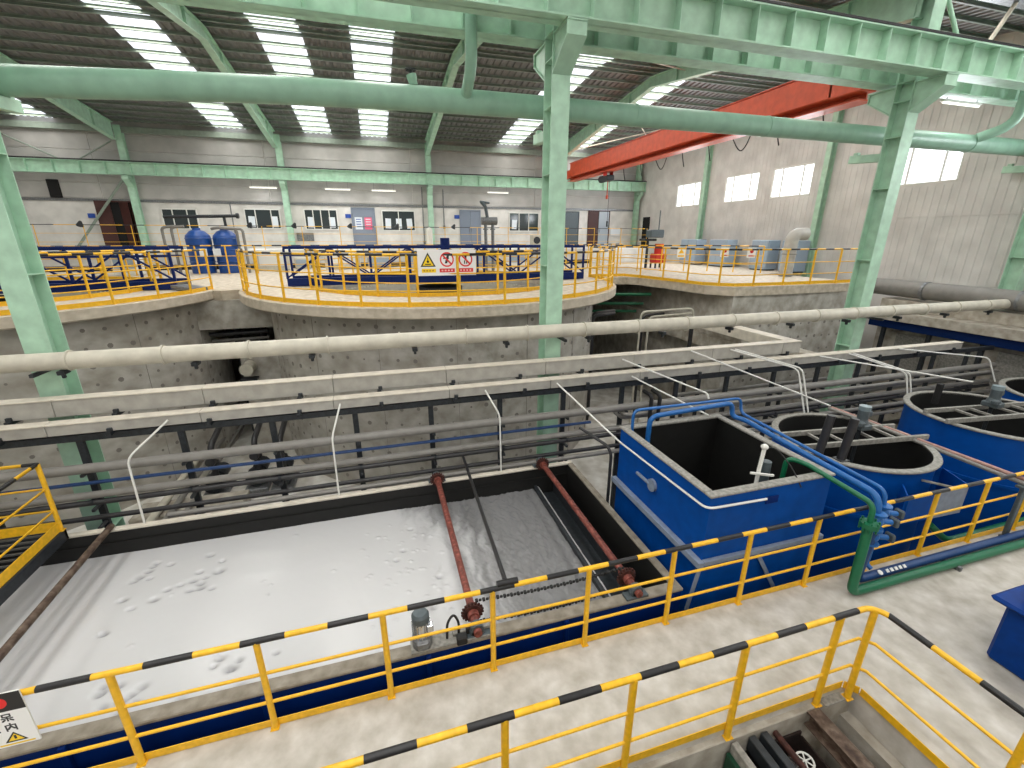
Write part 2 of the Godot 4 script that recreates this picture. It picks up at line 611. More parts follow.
func corrugated(x0: float, x1: float, z0: float, z1: float, lift := 0.0) -> SurfaceTool:
	var st := mb()
	var prof := []
	var p := 0.30
	var x := x0
	while x < x1 - 0.01:
		for q in [[0.0, 0.0], [0.13, 0.0], [0.17, 0.055], [0.26, 0.055]]:
			if x + q[0] < x1: prof.append(Vector2(x + q[0], q[1]))
		x += p
	prof.append(Vector2(x1, 0.0))
	var s := slope_of((z0 + z1) * 0.5)
	for i in prof.size() - 1:
		var a: Vector2 = prof[i]
		var b: Vector2 = prof[i + 1]
		var d := b - a
		var n := Vector3(d.y, -d.x, 0).normalized()
		n = Vector3(n.x, n.y, s).normalized()
		var ya := roof_y(z0) + lift
		var yb := roof_y(z1) + lift
		quad(st, Vector3(a.x, ya + a.y, z0), Vector3(b.x, ya + b.y, z0), Vector3(b.x, yb + b.y, z1), Vector3(a.x, yb + a.y, z1), n)
	return st

func build_roof():
	# an outer skin makes the roof thick and closed
	var st := mb()
	for s in [[ZB - 0.2, -20.85], [-20.85, -9.2], [-9.2, 2.65], [2.65, 14.8]]:
		var ya: float = roof_y(s[0]) + 0.2
		var yb: float = roof_y(s[1]) + 0.2
		var q := [Vector3(XL - 0.2, ya, s[0]), Vector3(XR + 0.2, ya, s[0]), Vector3(XR + 0.2, yb, s[1]), Vector3(XL - 0.2, yb, s[1])]
		var up := Vector3(0, 0.12, 0)
		quad(st, q[0], q[1], q[2], q[3], Vector3.DOWN)
		quad(st, q[0] + up, q[1] + up, q[2] + up, q[3] + up, Vector3.UP)
		for i in 4:
			quad(st, q[i], q[(i + 1) % 4], q[(i + 1) % 4] + up, q[i] + up, (q[i] - q[(i + 2) % 4]).normalized())
	var roof := struct("ceiling", st, M.roof, "grey corrugated metal roof with purlins and bright translucent strips")
	var edges := [XL]
	for x in STRIPS:
		edges.append(x - 0.78)
		edges.append(x + 0.78)
	edges.append(XR)
	for s in [[ZB, -20.85], [-20.85, -9.2], [-9.2, 2.65], [2.65, 14.6]]:
		for i in range(0, edges.size(), 2):
			obj("roof_sheet", corrugated(edges[i], edges[i + 1], s[0], s[1]), M.roof, roof)
		for x in STRIPS:
			for k in 3:
				var z0 := lerpf(s[0], s[1], k / 3.0)
				var z1 := lerpf(s[0], s[1], (k + 1) / 3.0)
				obj("skylight_panel", corrugated(x - 0.78, x + 0.78, z0, z1, 0.004), M.skylight, roof)
	# purlins, one C-section every metre and a half
	for s in [[ZB + 0.6, -20.9, 14], [-20.3, -9.6, 14], [-8.7, 2.4, 10], [3.2, 14.3, 10]]:
		for k in s[2]:
			var z := lerpf(s[0], s[1], float(k) / (s[2] - 1))
			st = mb()
			var y := roof_y(z) - 0.02
			bb(st, XL, XR, y - 0.11, y, z - 0.006, z + 0.006)
			bb(st, XL, XR, y - 0.11, y - 0.1, z + 0.006, z + 0.06)
			bb(st, XL, XR, y - 0.012, y, z + 0.006, z + 0.06)
			obj("purlin", st, M.purlin, roof)
	# frame rafters
	for x in [-13.0, -5.1, 3.8, 12.9]:
		for s in [[-32.1, -20.85], [-20.85, -9.5]]:
			st = mb()
			var steps := 2
			var za: float = s[0]
			var zb: float = s[1]
			var da := 0.42 if za == -20.85 else 0.85
			var db := 0.42 if zb == -20.85 else 0.85
			var ta := Vector3(x, roof_y(za) - 0.13, za)
			var tb := Vector3(x, roof_y(zb) - 0.13, zb)
			var ba := ta - Vector3(0, da, 0)
			var bbt := tb - Vector3(0, db, 0)
			for sx in [-1.0, 1.0]:
				var w := Vector3(0.008 * sx, 0, 0)
				quad(st, ta + w, tb + w, bbt + w, ba + w, Vector3(sx, 0, 0))
			bar(st, ta, tb, 0.26, 0.02)
			bar(st, ba, bbt, 0.26, 0.02)
			for k in 3:
				var t := (k + 0.5) / 3.0
				var p := ta.lerp(tb, t)
				var q := ba.lerp(bbt, t)
				bx(st, (p + q) * 0.5, Vector3(0.2, p.y - q.y, 0.012))
			obj("rafter", st, M.green, roof)
	# eaves beams along the back wall and over the middle row of columns
	st = mb()
	bb(st, XL, XR, 10.35, 10.65, ZB + 0.1, ZB + 0.3, 0.01)
	obj("eaves_beam", st, M.purlin, roof)
	st = mb()
	bb(st, XL, XR, 10.5, 10.75, -9.5, -9.0, 0.01)
	obj("valley_gutter", st, M.galv, roof)
	# thin bracing rods under the roof
	for r in [[Vector3(12.9, 10.9, -22.5), Vector3(19.6, 10.6, -30.5)], [Vector3(12.9, 10.4, -31), Vector3(19.6, 11.5, -23)], [Vector3(3.8, 11.3, -16), Vector3(12.9, 11.5, -18.5)]]:
		st = mb()
		cyl(st, r[0], r[1], 0.03, 6)
		obj("tie_rod", st, M.tray_lid, roof)

func girder(called, label, x0, x1, yb, yt, z, wf, spacing, side, phase := 0.0):
	var t := thing(called, label, "crane girder")
	var st := mb()
	bb(st, x0, x1, yb, yb + 0.035, z - wf * 0.5, z + wf * 0.5, 0.006)
	bb(st, x0, x1, yt - 0.035, yt, z - wf * 0.5, z + wf * 0.5, 0.006)
	bb(st, x0, x1, yb, yt, z - 0.008, z + 0.008)
	obj("beam", st, M.green, t)
	st = mb()
	bb(st, x0, x1, yt, yt + 0.09, z - 0.04, z + 0.04, 0.01)
	obj("crane_rail", st, M.rail_black, t)
	st = mb()
	bb(st, x0, x1, yt, yt + 0.05, z + wf * 0.5 - 0.05, z + wf * 0.5 + 0.01, 0.004)
	obj("edge_strip", st, M.rail_black, t)
	var m := shared("stiff%s%s" % [yb, wf], func(s): bx(s, Vector3.ZERO, Vector3(0.014, yt - yb - 0.07, wf * 0.46)))
	var x: float = x0 + phase
	while x < x1:
		for sz in side:
			obj("stiffener", m, M.green, t, Vector3(x, (yb + yt) * 0.5, z + sz * wf * 0.25))
		x += spacing
	return t

func column(x: float, label: String):
	var t := thing("steel_column", label, "column", "", Vector3(x, FLOOR, ZF - 0.22))
	var st := mb()
	ibeam(st, Vector3(0, 0, 0), Vector3(0, 12.6, 0), Vector3.BACK, 0.44, 0.38, 0.024, 0.016)
	obj("shaft", st, M.green, t)
	for y in [1.6, 4.0, 6.4, 8.2, 9.4, 10.2, 10.62]:
		for s in [-1.0, 1.0]:
			obj("stiffener", shared("colst", func(q): bx(q, Vector3.ZERO, Vector3(0.18, 0.016, 0.392))), M.green, t, Vector3(0.1 * s, y, 0))
	# corbels front and back that carry the girders
	for s in [-1.0, 1.0]:
		st = mb()
		var p := [Vector2(0.22, 9.95), Vector2(0.22, 10.54), Vector2(0.86, 10.54), Vector2(0.86, 10.34)]
		for i in 2:
			var xx := -0.14 + 0.28 * i
			for tr in [[0, 1, 2], [0, 2, 3]]:
				for e in [-0.008, 0.008]:
					tri(st, Vector3(xx + e, p[tr[0]].y, p[tr[0]].x * s), Vector3(xx + e, p[tr[1]].y, p[tr[1]].x * s), Vector3(xx + e, p[tr[2]].y, p[tr[2]].x * s), Vector3(signf(e), 0, 0))
		bar(st, Vector3(0, 10.555, 0.22 * s), Vector3(0, 10.555, 0.9 * s), 0.38, 0.024)
		bar(st, Vector3(0, 9.93, 0.22 * s), Vector3(0, 10.34, 0.88 * s), 0.38, 0.024)
		bar(st, Vector3(0, 10.33, 0.87 * s), Vector3(0, 10.55, 0.87 * s), 0.38, 0.02)
		obj("corbel", st, M.green, t)
	# the bracket that carries the big pipe
	st = mb()
	bar(st, Vector3(0, 8.98, -0.2), Vector3(0, 9.05, -1.15), 0.16, 0.2, 0.01)
	obj("pipe_bracket", st, M.green, t)
	st = mb()
	bx(st, Vector3(0, 9.14, -1.0), Vector3(0.12, 0.14, 0.12), 0.01)
	obj("saddle", st, M.green, t)
	st = mb()
	bx(st, Vector3(0, 0.02, 0), Vector3(0.7, 0.04, 0.7), 0.01)
	obj("base_plate", st, M.green, t)

func build_steel():
	column(-5.55, "pale green steel column standing beyond the left end of the froth tank")
	column(3.7, "pale green steel column at the middle, in front of the round clarifier")
	column(13.05, "tall pale green steel column in front of the square concrete tank")
	column(19.55, "pale green steel column against the ribbed wall at the frame edge")
	girder("crane_girder", "nearest pale green crane girder with ribs, crossing the top above the columns", XL, XR, 8.57, 9.23, -8.72, 0.42, 0.86, [1.0], 0.35)
	girder("crane_girder", "pale green crane girder behind the columns with the orange crane beneath it", XL, XR, 8.63, 9.29, -9.95, 0.42, 0.92, [1.0], 0.1)
	girder("crane_girder", "long pale green crane girder along the back wall above doors and windows", XL, XR, 8.19, 8.84, -31.85, 0.36, 1.15, [1.0], 0.2)
	# columns on the back wall
	var i := 0
	for x in [-12.8, -4.95, 3.85, 12.9, 19.45]:
		var t := thing("wall_column", ["green column on the back wall at the brown door", "green column on the back wall between two small dark windows", "green column on the back wall right of the papered window", "green column on the back wall behind the middle steel column", "green column in the corner of the back wall and ribbed wall"][i], "column", "", Vector3(x, FLOOR, -32.28))
		var st := mb()
		ibeam(st, Vector3.ZERO, Vector3(0, 12.7, 0), Vector3.BACK, 0.3, 0.34, 0.02, 0.014)
		obj("shaft", st, M.green, t)
		st = mb()
		bx(st, Vector3(0, 10.06, 0.36), Vector3(0.3, 0.18, 0.5), 0.01)
		bar(st, Vector3(0, 9.6, 0.14), Vector3(0, 10.0, 0.6), 0.3, 0.02)
		obj("corbel", st, M.green, t)
		i += 1
	i = 0
	for z in [-24.9, -16.9]:
		var st := mb()
		ibeam(st, Vector3(XR - 0.17, FLOOR, z), Vector3(XR - 0.17, 11.0, z), Vector3.LEFT, 0.3, 0.26, 0.02, 0.014)
		tag(obj("wall_column", st, M.green), ["slim green column on the ribbed wall between the two farthest windows", "slim green column on the ribbed wall by the ventilation elbow"][i], "column")
		i += 1
	# bracing by the brown door
	for b in [[Vector3(-16.07, 4.35, -32.15), Vector3(-13.1, 7.97, -32.15), 0.07, "long grey brace slanting across the brown door"], [Vector3(-18.3, 10.2, -32.15), Vector3(-15.6, 8.85, -32.15), 0.04, "thin brace slanting down to the back girder from the left"], [Vector3(-13.2, 9.9, -32.15), Vector3(-15.0, 8.85, -32.15), 0.04, "thin brace slanting down to the back girder from the green column"]]:
		var st := mb()
		cyl(st, b[0], b[1], b[2], 8)
		tag(obj("wall_brace", st, M.purlin), b[3], "brace")
	for b in [[Vector3(14.3, 9.3, -9.3), Vector3(13.2, 10.5, -9.3), "green", "thin green brace above the near girder right of the tall column"], [Vector3(14.95, 9.3, -9.3), Vector3(15.72, 10.5, -9.3), "tray_lid", "pale brace above the near girder at the upper right"]]:
		var st3 := mb()
		cyl(st3, b[0], b[1], 0.05, 8)
		tag(obj("column_brace", st3, M[b[2]]), b[3], "brace")
	# the big green pipe
	var g := thing("large_pipe", "big sea green pipe running across the hall under the roof", "pipe")
	var st := mb()
	tube(st, [Vector3(XL + 0.05, 6.9, -10.22), Vector3(-5.4, 7.34, -10.22), Vector3(-1.8, 7.53, -10.22), Vector3(2.0, 7.6, -10.22), Vector3(XR - 0.05, 7.62, -10.22)], 0.225, 20, 2.0)
	obj("pipe_run", st, M.green_pipe, g)
	for x in [5.9, 9.6, 14.4, 17.0]:
		st = mb()
		cyl(st, Vector3(x - 0.02, 7.611, -10.22), Vector3(x + 0.02, 7.611, -10.22), 0.236, 20)
		obj("weld_collar", st, M.green_pipe, g)
	st = mb()
	cyl(st, Vector3(1.02, 7.8, -10.22), Vector3(0.98, 7.98, -10.22), 0.08, 12, 0.1)
	obj("valve_stub", st, M.green_pipe, g)
	st = mb()
	cyl(st, Vector3(0.98, 7.98, -10.22), Vector3(0.975, 8.06, -10.22), 0.03, 8)
	var wheel := []
	for k in 12: wheel.append(Vector3(0.975 + 0.1 * cos(TAU * k / 12), 8.06, -10.22 + 0.1 * sin(TAU * k / 12)))
	tube(st, wheel, 0.014, 6, 0, false, true)
	for k in 3: cyl(st, Vector3(0.975 - 0.1 * cos(PI * k / 3), 8.06, -10.22 - 0.1 * sin(PI * k / 3)), Vector3(0.975 + 0.1 * cos(PI * k / 3), 8.06, -10.22 + 0.1 * sin(PI * k / 3)), 0.01, 5)
	obj("handwheel", st, M.dark_steel, g)
	st = mb()
	tube(st, [Vector3(2.03, 10.2, -9.5), Vector3(2.03, 8.0, -9.5), Vector3(2.02, 7.68, -10.06)], 0.11, 14, 0.35)
	obj("branch_pipe", st, M.green_pipe, g)
	st = mb()
	tube(st, [Vector3(17.5, 10.2, -9.5), Vector3(17.5, 8.0, -9.5), Vector3(17.0, 7.72, -10.05)], 0.13, 14, 0.4)
	obj("branch_pipe", st, M.green_pipe, g)
	# orange crane
	var c := thing("bridge_crane", "long orange overhead crane beam reaching to the back wall", "crane")
	st = mb()
	bb(st, 13.05, 13.62, 8.82, 9.62, -30.4, -11.6, 0.02)
	bx(st, Vector3(13.335, 9.0, -30.8), Vector3(0.57, 0.5, 1.0), 0.02)
	bx(st, Vector3(13.335, 9.1, -11.2), Vector3(0.57, 0.6, 1.0), 0.02)
	obj("box_beam", st, M.orange, c)
	st = mb()
	bb(st, 13.25, 13.85, 8.62, 8.66, -31.2, -10.9, 0.006)
	bb(st, 13.52, 13.56, 8.66, 8.9, -31.2, -10.9)
	bb(st, 13.0, 13.7, 9.62, 9.65, -30.4, -11.6, 0.006)
	obj("runway_flange", st, M.orange, c)
	for z in [-31.5, -10.35]:
		st = mb()
		bx(st, Vector3(13.4, 9.12 if z < -20 else 9.62, z), Vector3(2.6, 0.34, 0.4), 0.03)
		obj("end_carriage", st, M.orange, c)
	for k in 9:
		st = mb()
		var z := -26.5 + k * 1.75
		tube(st, [Vector3(13.9, 8.64, z - 0.35), Vector3(13.92, 8.3, z - 0.1), Vector3(13.92, 8.12, z + 0.15), Vector3(13.9, 8.3, z + 0.4), Vector3(13.9, 8.62, z + 0.55)] if k % 3 == 0 else [Vector3(13.9, 8.64, z), Vector3(13.92, 8.35, z + 0.06), Vector3(13.94, 8.05, z + 0.16)], 0.022, 6, 0.15)
		obj("festoon_cable", st, M.rail_black, c)
	var h := thing("chain_hoist", "dark electric hoist hanging below the orange crane by the corner", "hoist")
	st = mb()
	bx(st, Vector3(13.62, 8.28, -26.0), Vector3(0.5, 0.3, 0.7), 0.05)
	cyl(st, Vector3(13.62, 8.3, -26.9), Vector3(13.62, 8.3, -26.35), 0.2, 12)
	obj("body", st, M.dark_steel, h)
	st = mb()
	for s in [-1.0, 1.0]:
		bx(st, Vector3(13.62 + 0.2 * s, 8.52, -26.0), Vector3(0.04, 0.34, 0.4), 0.01)
	obj("trolley", st, M.red, h)
	st = mb()
	cyl(st, Vector3(13.62, 8.15, -26.0), Vector3(13.62, 7.3, -26.0), 0.03, 6)
	bx(st, Vector3(13.62, 7.25, -26.0), Vector3(0.14, 0.22, 0.1), 0.03)
	obj("hook_block", st, M.orange, h)
	st = mb()
	cyl(st, Vector3(13.9, 8.2, -26.3), Vector3(13.9, 5.9, -26.3), 0.014, 6)
	bx(st, Vector3(13.9, 5.75, -26.3), Vector3(0.1, 0.34, 0.08), 0.02)
	obj("pendant", st, M.dark_steel, h)
	# LED tubes
	var lamps := [[Vector3(-6.0, 7.72, -31.74), "first glowing strip lamp from the left under the back girder"], [Vector3(-1.85, 7.74, -31.74), "glowing strip lamp under the back girder above the two-sash window"], [Vector3(0.9, 7.74, -31.74), "glowing strip lamp under the back girder above the papered window"], [Vector3(8.4, 7.82, -31.74), "glowing strip lamp under the back girder above the grey double door"], [Vector3(15.9, 8.49, -10.0), "white strip lamp under the girder right of the tall column"]]
	for l in lamps:
		var n := thing("strip_lamp", l[1], "lamp", "", l[0])
		st = mb()
		bx(st, Vector3(0, 0.045, 0), Vector3(1.5, 0.05, 0.14), 0.01)
		obj("housing", st, M.frame_white, n)
		st = mb()
		cyl(st, Vector3(-0.72, 0, 0), Vector3(0.72, 0, 0), 0.03, 10)
		obj("lamp_tube", st, M.led, n)
		st = mb()
		for s in [-0.6, 0.6]: cyl(st, Vector3(s, 0.06, 0), Vector3(s, 0.06 + (0.44 if l[0].z < -20 else 0.12), 0), 0.01, 6)
		obj("hanger", st, M.galv, n)
		var a := AreaLight3D.new()
		a.name = "lamp_light"
		a.area_size = Vector2(1.4, 0.06)
		a.light_energy = 1.2
		a.area_range = 60
		a.area_attenuation = 2.0
		a.shadow_enabled = true
		a.position = Vector3(0, -0.05, 0)
		a.rotation.x = -PI / 2
		n.add_child(a)

# ---------------------------------------------------------------- railings
func arc(c: Vector2, r: float, a0: float, a1: float, n: int) -> Array:
	var out := []
	for i in n + 1:
		var a := deg_to_rad(lerpf(a0, a1, float(i) / n))
		out.append(Vector2(c.x + r * sin(a), c.y + r * cos(a)))
	return out

func along(pts: Array, s: float) -> Array:   # [point, tangent] at arc length s
	for i in pts.size() - 1:
		var d: float = pts[i].distance_to(pts[i + 1])
		if s <= d or i == pts.size() - 2:
			var t: Vector2 = (pts[i + 1] - pts[i]).normalized()
			return [pts[i] + t * s, t]
		s -= d
	return [pts[0], Vector2.RIGHT]

func total(pts: Array) -> float:
	var s := 0.0
	for i in pts.size() - 1: s += pts[i].distance_to(pts[i + 1])
	return s

func cut(pts: Array, s0: float, s1: float) -> Array:
	var out := [along(pts, s0)[0]]
	var s := 0.0
	for i in range(1, pts.size() - 1):
		s += pts[i].distance_to(pts[i - 1])
		if s > s0 + 0.01 and s < s1 - 0.01: out.append(pts[i])
	out.append(along(pts, s1)[0])
	return out

func lift(pts: Array, y: float) -> Array:
	var out := []
	for p in pts: out.append(Vector3(p.x, y, p.y))
	return out

func railing(called: String, label: String, pts: Array, y: float, o := {}) -> Node3D:
	var t := thing(called, label, "railing", o.get("group", ""))
	var h: float = o.get("h", 1.2)
	var r: float = o.get("r", 0.026)
	var n: int = o.get("n", 8)
	var L := total(pts)
	var st := mb()
	tube(st, lift(pts, y + h), r, n, o.get("bend", 0.0))
	var top := obj("top_rail", st, M.yellow, t)
	var b: float = o.get("band", 0.4)
	var s: float = o.get("phase", 0.0)
	var bands: Array = o.get("bands", [])
	if bands.is_empty():
		while s < L:
			bands.append([maxf(s, 0.0), minf(s + b, L)])
			s += b * 2
	for e in bands:
		if e[1] - e[0] < 0.04: continue
		st = mb()
		tube(st, lift(cut(pts, e[0], e[1]), y + h), r + 0.002, n, o.get("bend", 0.0))
		obj("black_band", st, M.black_paint, top)
	for f in o.get("mids", [0.31, 0.64]):
		st = mb()
		tube(st, lift(pts, y + h * f), r * 0.62, 6)
		obj("mid_rail", st, M.yellow, t)
	if o.get("toe", true):
		st = mb()
		var th: float = o.get("toe_h", 0.13)
		var off: float = o.get("toe_off", 0.0)
		for i in pts.size() - 1:
			var d: Vector2 = (pts[i + 1] - pts[i]).normalized()
			var q := Vector2(-d.y, d.x) * off
			bar(st, Vector3(pts[i].x + q.x, y + th * 0.5 + 0.005, pts[i].y + q.y), Vector3(pts[i + 1].x + q.x, y + th * 0.5 + 0.005, pts[i + 1].y + q.y), 0.008, th)
		obj("toe_board", st, M.yellow, t)
	var drop: float = o.get("drop", 0.0)
	var pr_: float = o.get("pr", 0.03)
	var m := shared("post%s_%s_%s" % [h, drop, pr_], func(q): 
		cyl(q, Vector3(0, -drop, 0), Vector3(0, h, 0), pr_, 8)
		bx(q, Vector3(0, -drop + 0.005, 0), Vector3(pr_ * 2.6, 0.01, pr_ * 2.6)))
	var at_ := []
	if o.has("posts"): at_ = o.posts
	else:
		var k := int(round(L / o.get("spacing", 1.15)))
		for i in (k if o.get("closed", false) else k + 1): at_.append(L * i / k)
	for q in at_:
		var a = along(pts, q)
		obj("post", m, M.yellow, t, Vector3(a[0].x, y, a[0].y))
	return t

# ---------------------------------------------------------------- upper floor with the round clarifiers
const C1 := Vector2(2.2, -17.0)
const C2 := Vector2(-11.3, -17.1)

func clarifier(c: Vector2, rw: float, label: String, wall_label: String):
	var cc := Vector3(c.x, 0, c.y)
	var t := thing("round_clarifier", label, "tank", "", cc)
	var st := mb()
	lathe(st, Vector3.ZERO, [Vector2(rw, FLOOR), Vector2(rw, UP - 0.28)], 72)
	lathe(st, Vector3.ZERO, [Vector2(4.3, UP - 0.28), Vector2(4.3, 1.5)], 72)
	obj("tank_wall", st, M.conc, t)
	st = mb()
	lathe(st, Vector3.ZERO, [Vector2(4.3, UP - 0.28), Vector2(6.42, UP - 0.28), Vector2(6.45, UP - 0.25), Vector2(6.45, UP - 0.02), Vector2(6.43, UP), Vector2(4.3, UP), Vector2(4.3, UP - 0.28)], 96)
	obj("walkway_ring", st, M.upper_floor, t)
	st = mb()
	lathe(st, Vector3.ZERO, [Vector2(0.001, 2.55), Vector2(4.3, 2.55)], 48)
	obj("water", st, M.basin_water, t)
	st = mb()
	lathe(st, Vector3.ZERO, [Vector2(3.7, 2.5), Vector2(3.7, 3.0)], 72)
	lathe(st, Vector3.ZERO, [Vector2(3.64, 3.0), Vector2(3.64, 2.5)], 72)
	for k in 120:
		var a := TAU * k / 120
		var d := Vector3(sin(a), 0, cos(a))
		bx(st, d * 3.67 + Vector3(0, 3.03, 0), Vector3(0.12, 0.07, 0.05), 0, Basis(Vector3.UP, a))
	obj("weir_ring", st, M.pvc, t)
	st = mb()
	lathe(st, Vector3.ZERO, [Vector2(0.85, 2.3), Vector2(0.85, 3.25)], 32)
	lathe(st, Vector3.ZERO, [Vector2(0.8, 3.25), Vector2(0.8, 2.3)], 32)
	obj("feed_well", st, M.dark_steel, t)
	# form-tie marks and board joints in the cast wall
	st = mb()
	var a := -1.5
	var row := 0
	while a < 1.5:
		for k in 11:
			var y := -1.7 + k * 0.45 + rng.randf_range(-0.03, 0.03)
			var aa := a + rng.randf_range(-0.006, 0.006)
			var d := Vector3(sin(aa), 0, cos(aa))
			if rng.randf() < 0.85:
				cyl(st, d * (rw - 0.01) + Vector3(0, y, 0), d * (rw + 0.004) + Vector3(0, y, 0), rng.randf_range(0.025, 0.07), 7)
		a += 0.083
	tag(obj("tie_mark", st, M.conc_tie, t), "dark form-tie marks in rows", "", "", "stuff")
	st = mb()
	for k in 9:
		var b := -1.5 + 0.36 * k
		var d := Vector3(sin(b), 0, cos(b))
		bx(st, d * (rw + 0.002) + Vector3(0, 0.6, 0), Vector3(0.008, 5.0, 0.008), 0, Basis(Vector3.UP, b))
	obj("board_joint", st, M.conc_tie, t)
	# inner railing
	return t

func truss_bridge(label: String, x0: float, x1: float, z: float):
	var t := thing("truss_bridge", label, "bridge", "", Vector3(0, UP, z))
	var L := x1 - x0
	var n := 8
	var dx := L / n
	for s in [-1.0, 1.0]:
		var zz: float = 0.55 * s
		var st := mb()
		bb(st, x0, x1, 0.02, 0.27, zz - 0.05, zz + 0.05, 0.006)
		obj("bottom_beam", st, M.truss_blue, t)
		st = mb()
		bb(st, x0, x1, 1.2, 1.29, zz - 0.04, zz + 0.04, 0.006)
		obj("top_chord", st, M.truss_blue, t)
		st = mb()
		bb(st, x0, x1, 0.98, 1.02, zz - 0.02, zz + 0.02)
		obj("hand_rail", st, M.truss_blue, t)
		for k in n + 1:
			obj("upright", shared("brup", func(q): bx(q, Vector3.ZERO, Vector3(0.07, 0.95, 0.06))), M.truss_blue, t, Vector3(x0 + dx * k * 0.995 + 0.02, 0.735, zz))
		for k in n:
			st = mb()
			if k % 2 == 0: bar(st, Vector3(x0 + dx * k, 0.27, zz), Vector3(x0 + dx * (k + 1), 1.2, zz), 0.05, 0.05)
			else: bar(st, Vector3(x0 + dx * k, 1.2, zz), Vector3(x0 + dx * (k + 1), 0.27, zz), 0.05, 0.05)
			obj("diagonal", st, M.truss_blue, t)
	var sd := mb()
	bb(sd, x0, x1, 0.14, 0.18, -0.5, 0.5)
	obj("deck_plate", sd, M.grating, t)
	sd = mb()
	var m := (x0 + x1) * 0.5
	bx(sd, Vector3(m, 0.45, 0), Vector3(0.9, 0.5, 0.8), 0.04)
	cyl(sd, Vector3(m, 0.7, 0), Vector3(m, 1.15, 0), 0.26, 16)
	cyl(sd, Vector3(m, 1.15, 0), Vector3(m, 1.55, 0), 0.17, 14)
	obj("drive_unit", sd, M.truss_blue, t)
	return t

func build_upper_floor():
	clarifier(C1, 5.68, "round concrete clarifier with railed rim behind the middle steel column", "")
	clarifier(C2, 5.95, "round concrete clarifier at the left, partly behind the left steel column", "")
	# rest of the upper floor
	var poly := PackedVector2Array([Vector2(XL, ZB), Vector2(XR, ZB), Vector2(XR, -17.0), Vector2(XL, -17.0)])
	for c in [C1, C2]:
		var ci := PackedVector2Array()
		for i in 96: ci.append(c + Vector2(sin(TAU * i / 96), cos(TAU * i / 96)) * 6.44)
		var res := Geometry2D.clip_polygons(poly, ci)
		var best: PackedVector2Array = res[0]
		for q in res:
			if q.size() > best.size(): best = q
		poly = best
	var st := mb()
	slab(st, poly, UP - 0.3, UP - 0.006)
	slab(st, PackedVector2Array([Vector2(-5.25, -19.0), Vector2(-4.05, -19.0), Vector2(-4.2, -16.2), Vector2(-4.65, -15.9), Vector2(-5.1, -16.2)]), UP - 0.3, UP - 0.008)
	slab(st, PackedVector2Array([Vector2(10.0, -17.1), Vector2(10.35, -16.6), Vector2(10.7, -15.0), Vector2(10.9, -13.2), Vector2(11.5, -12.42), Vector2(13.9, -12.38), Vector2(17.5, -12.5), Vector2(17.5, -17.1)]), UP - 0.3, UP - 0.01)
	slab(st, PackedVector2Array([Vector2(7.6, -20.0), Vector2(10.4, -20.0), Vector2(10.15, -17.4), Vector2(8.3, -17.5)]), UP - 0.3, UP - 0.012)
	struct("floor_upper", st, M.upper_floor, "pale concrete upper floor between the clarifiers and the walls")
	# dark back of the lower level and the wall that joins the two clarifiers
	st = mb()
	bb(st, XL, XR, FLOOR, UP - 0.3, -23.5, -23.2)
	struct("wall_lower", st, M.conc, "shadowy concrete wall under the upper floor")
	st = mb()
	bb(st, -5.8, -3.2, 2.2, UP - 0.3, -16.15, -15.95)
	bb(st, -4.5, -3.2, FLOOR, 1.6, -16.15, -15.95)
	struct("wall_joint", st, M.conc, "concrete wall joining the two round clarifiers above a dark opening")
	# square tank at the right
	var q := thing("square_tank", "square concrete tank wall under the right-hand upper walkway", "tank")
	st = mb()
	bb(st, 11.55, 17.5, FLOOR, UP - 0.3, -12.85, -12.5)
	bb(st, 11.55, 11.9, FLOOR, UP - 0.3, -22.65, -12.85)
	bb(st, 17.2, 17.5, FLOOR, UP - 0.3, -22.65, -12.85)
	obj("tank_wall", st, M.conc, q)
	st = mb()
	for k in 15:
		for j in 8:
			if rng.randf() < 0.8:
				var p := Vector3(11.8 + k * 0.37 + rng.randf_range(-0.02, 0.02), -1.5 + j * 0.5, -12.5)
				cyl(st, p, p + Vector3(0, 0, 0.006), rng.randf_range(0.025, 0.06), 7)
	tag(obj("tie_mark", st, M.conc_tie, q), "dark form-tie marks in rows", "", "", "stuff")
	st = mb()
	bb(st, 10.9, 11.55, 1.75, 2.0, -20.5, -11.2, 0.02)
	bb(st, 10.9, 11.0, 1.3, 1.75, -20.5, -11.2, 0.01)
	obj("side_ledge", st, M.conc_pale, q)
	st = mb()
	bb(st, 12.4, 12.9, 1.35, 1.6, -12.5, -9.8, 0.02)
	obj("low_beam", st, M.conc_pale, q)
	# railings
	var p1 := arc(C1, 6.3, -88, 92, 66)
	railing("yellow_railing", "curved yellow railing on the outer rim of the middle clarifier, carrying the warning sign", p1, UP, {"r": 0.028, "pr": 0.034, "toe_h": 0.11, "toe_off": 0.0})
	railing("yellow_railing", "round yellow railing on the inner edge of the middle clarifier", arc(C1, 4.42, 0, 360, 72), UP, {"closed": true, "r": 0.028, "pr": 0.034, "toe_h": 0.11, "phase": 0.1})
	railing("yellow_railing", "curved yellow railing on the outer rim of the left clarifier", arc(C2, 6.3, -70, 84, 60), UP, {"r": 0.028, "pr": 0.034, "toe_h": 0.11, "phase": 0.2})
	railing("yellow_railing", "round yellow railing on the inner edge of the left clarifier", arc(C2, 4.42, 0, 360, 72), UP, {"closed": true, "r": 0.028, "pr": 0.034, "toe_h": 0.11})
	railing("yellow_railing", "yellow railing along the edge of the right-hand upper walkway", [Vector2(8.5, -17.35), Vector2(10.1, -17.3), Vector2(10.35, -16.45), Vector2(10.62, -15.0), Vector2(10.85, -13.25), Vector2(11.55, -12.55), Vector2(13.9, -12.5), Vector2(17.3, -12.62)], UP, {"r": 0.028, "pr": 0.034, "toe_h": 0.11, "spacing": 1.2})
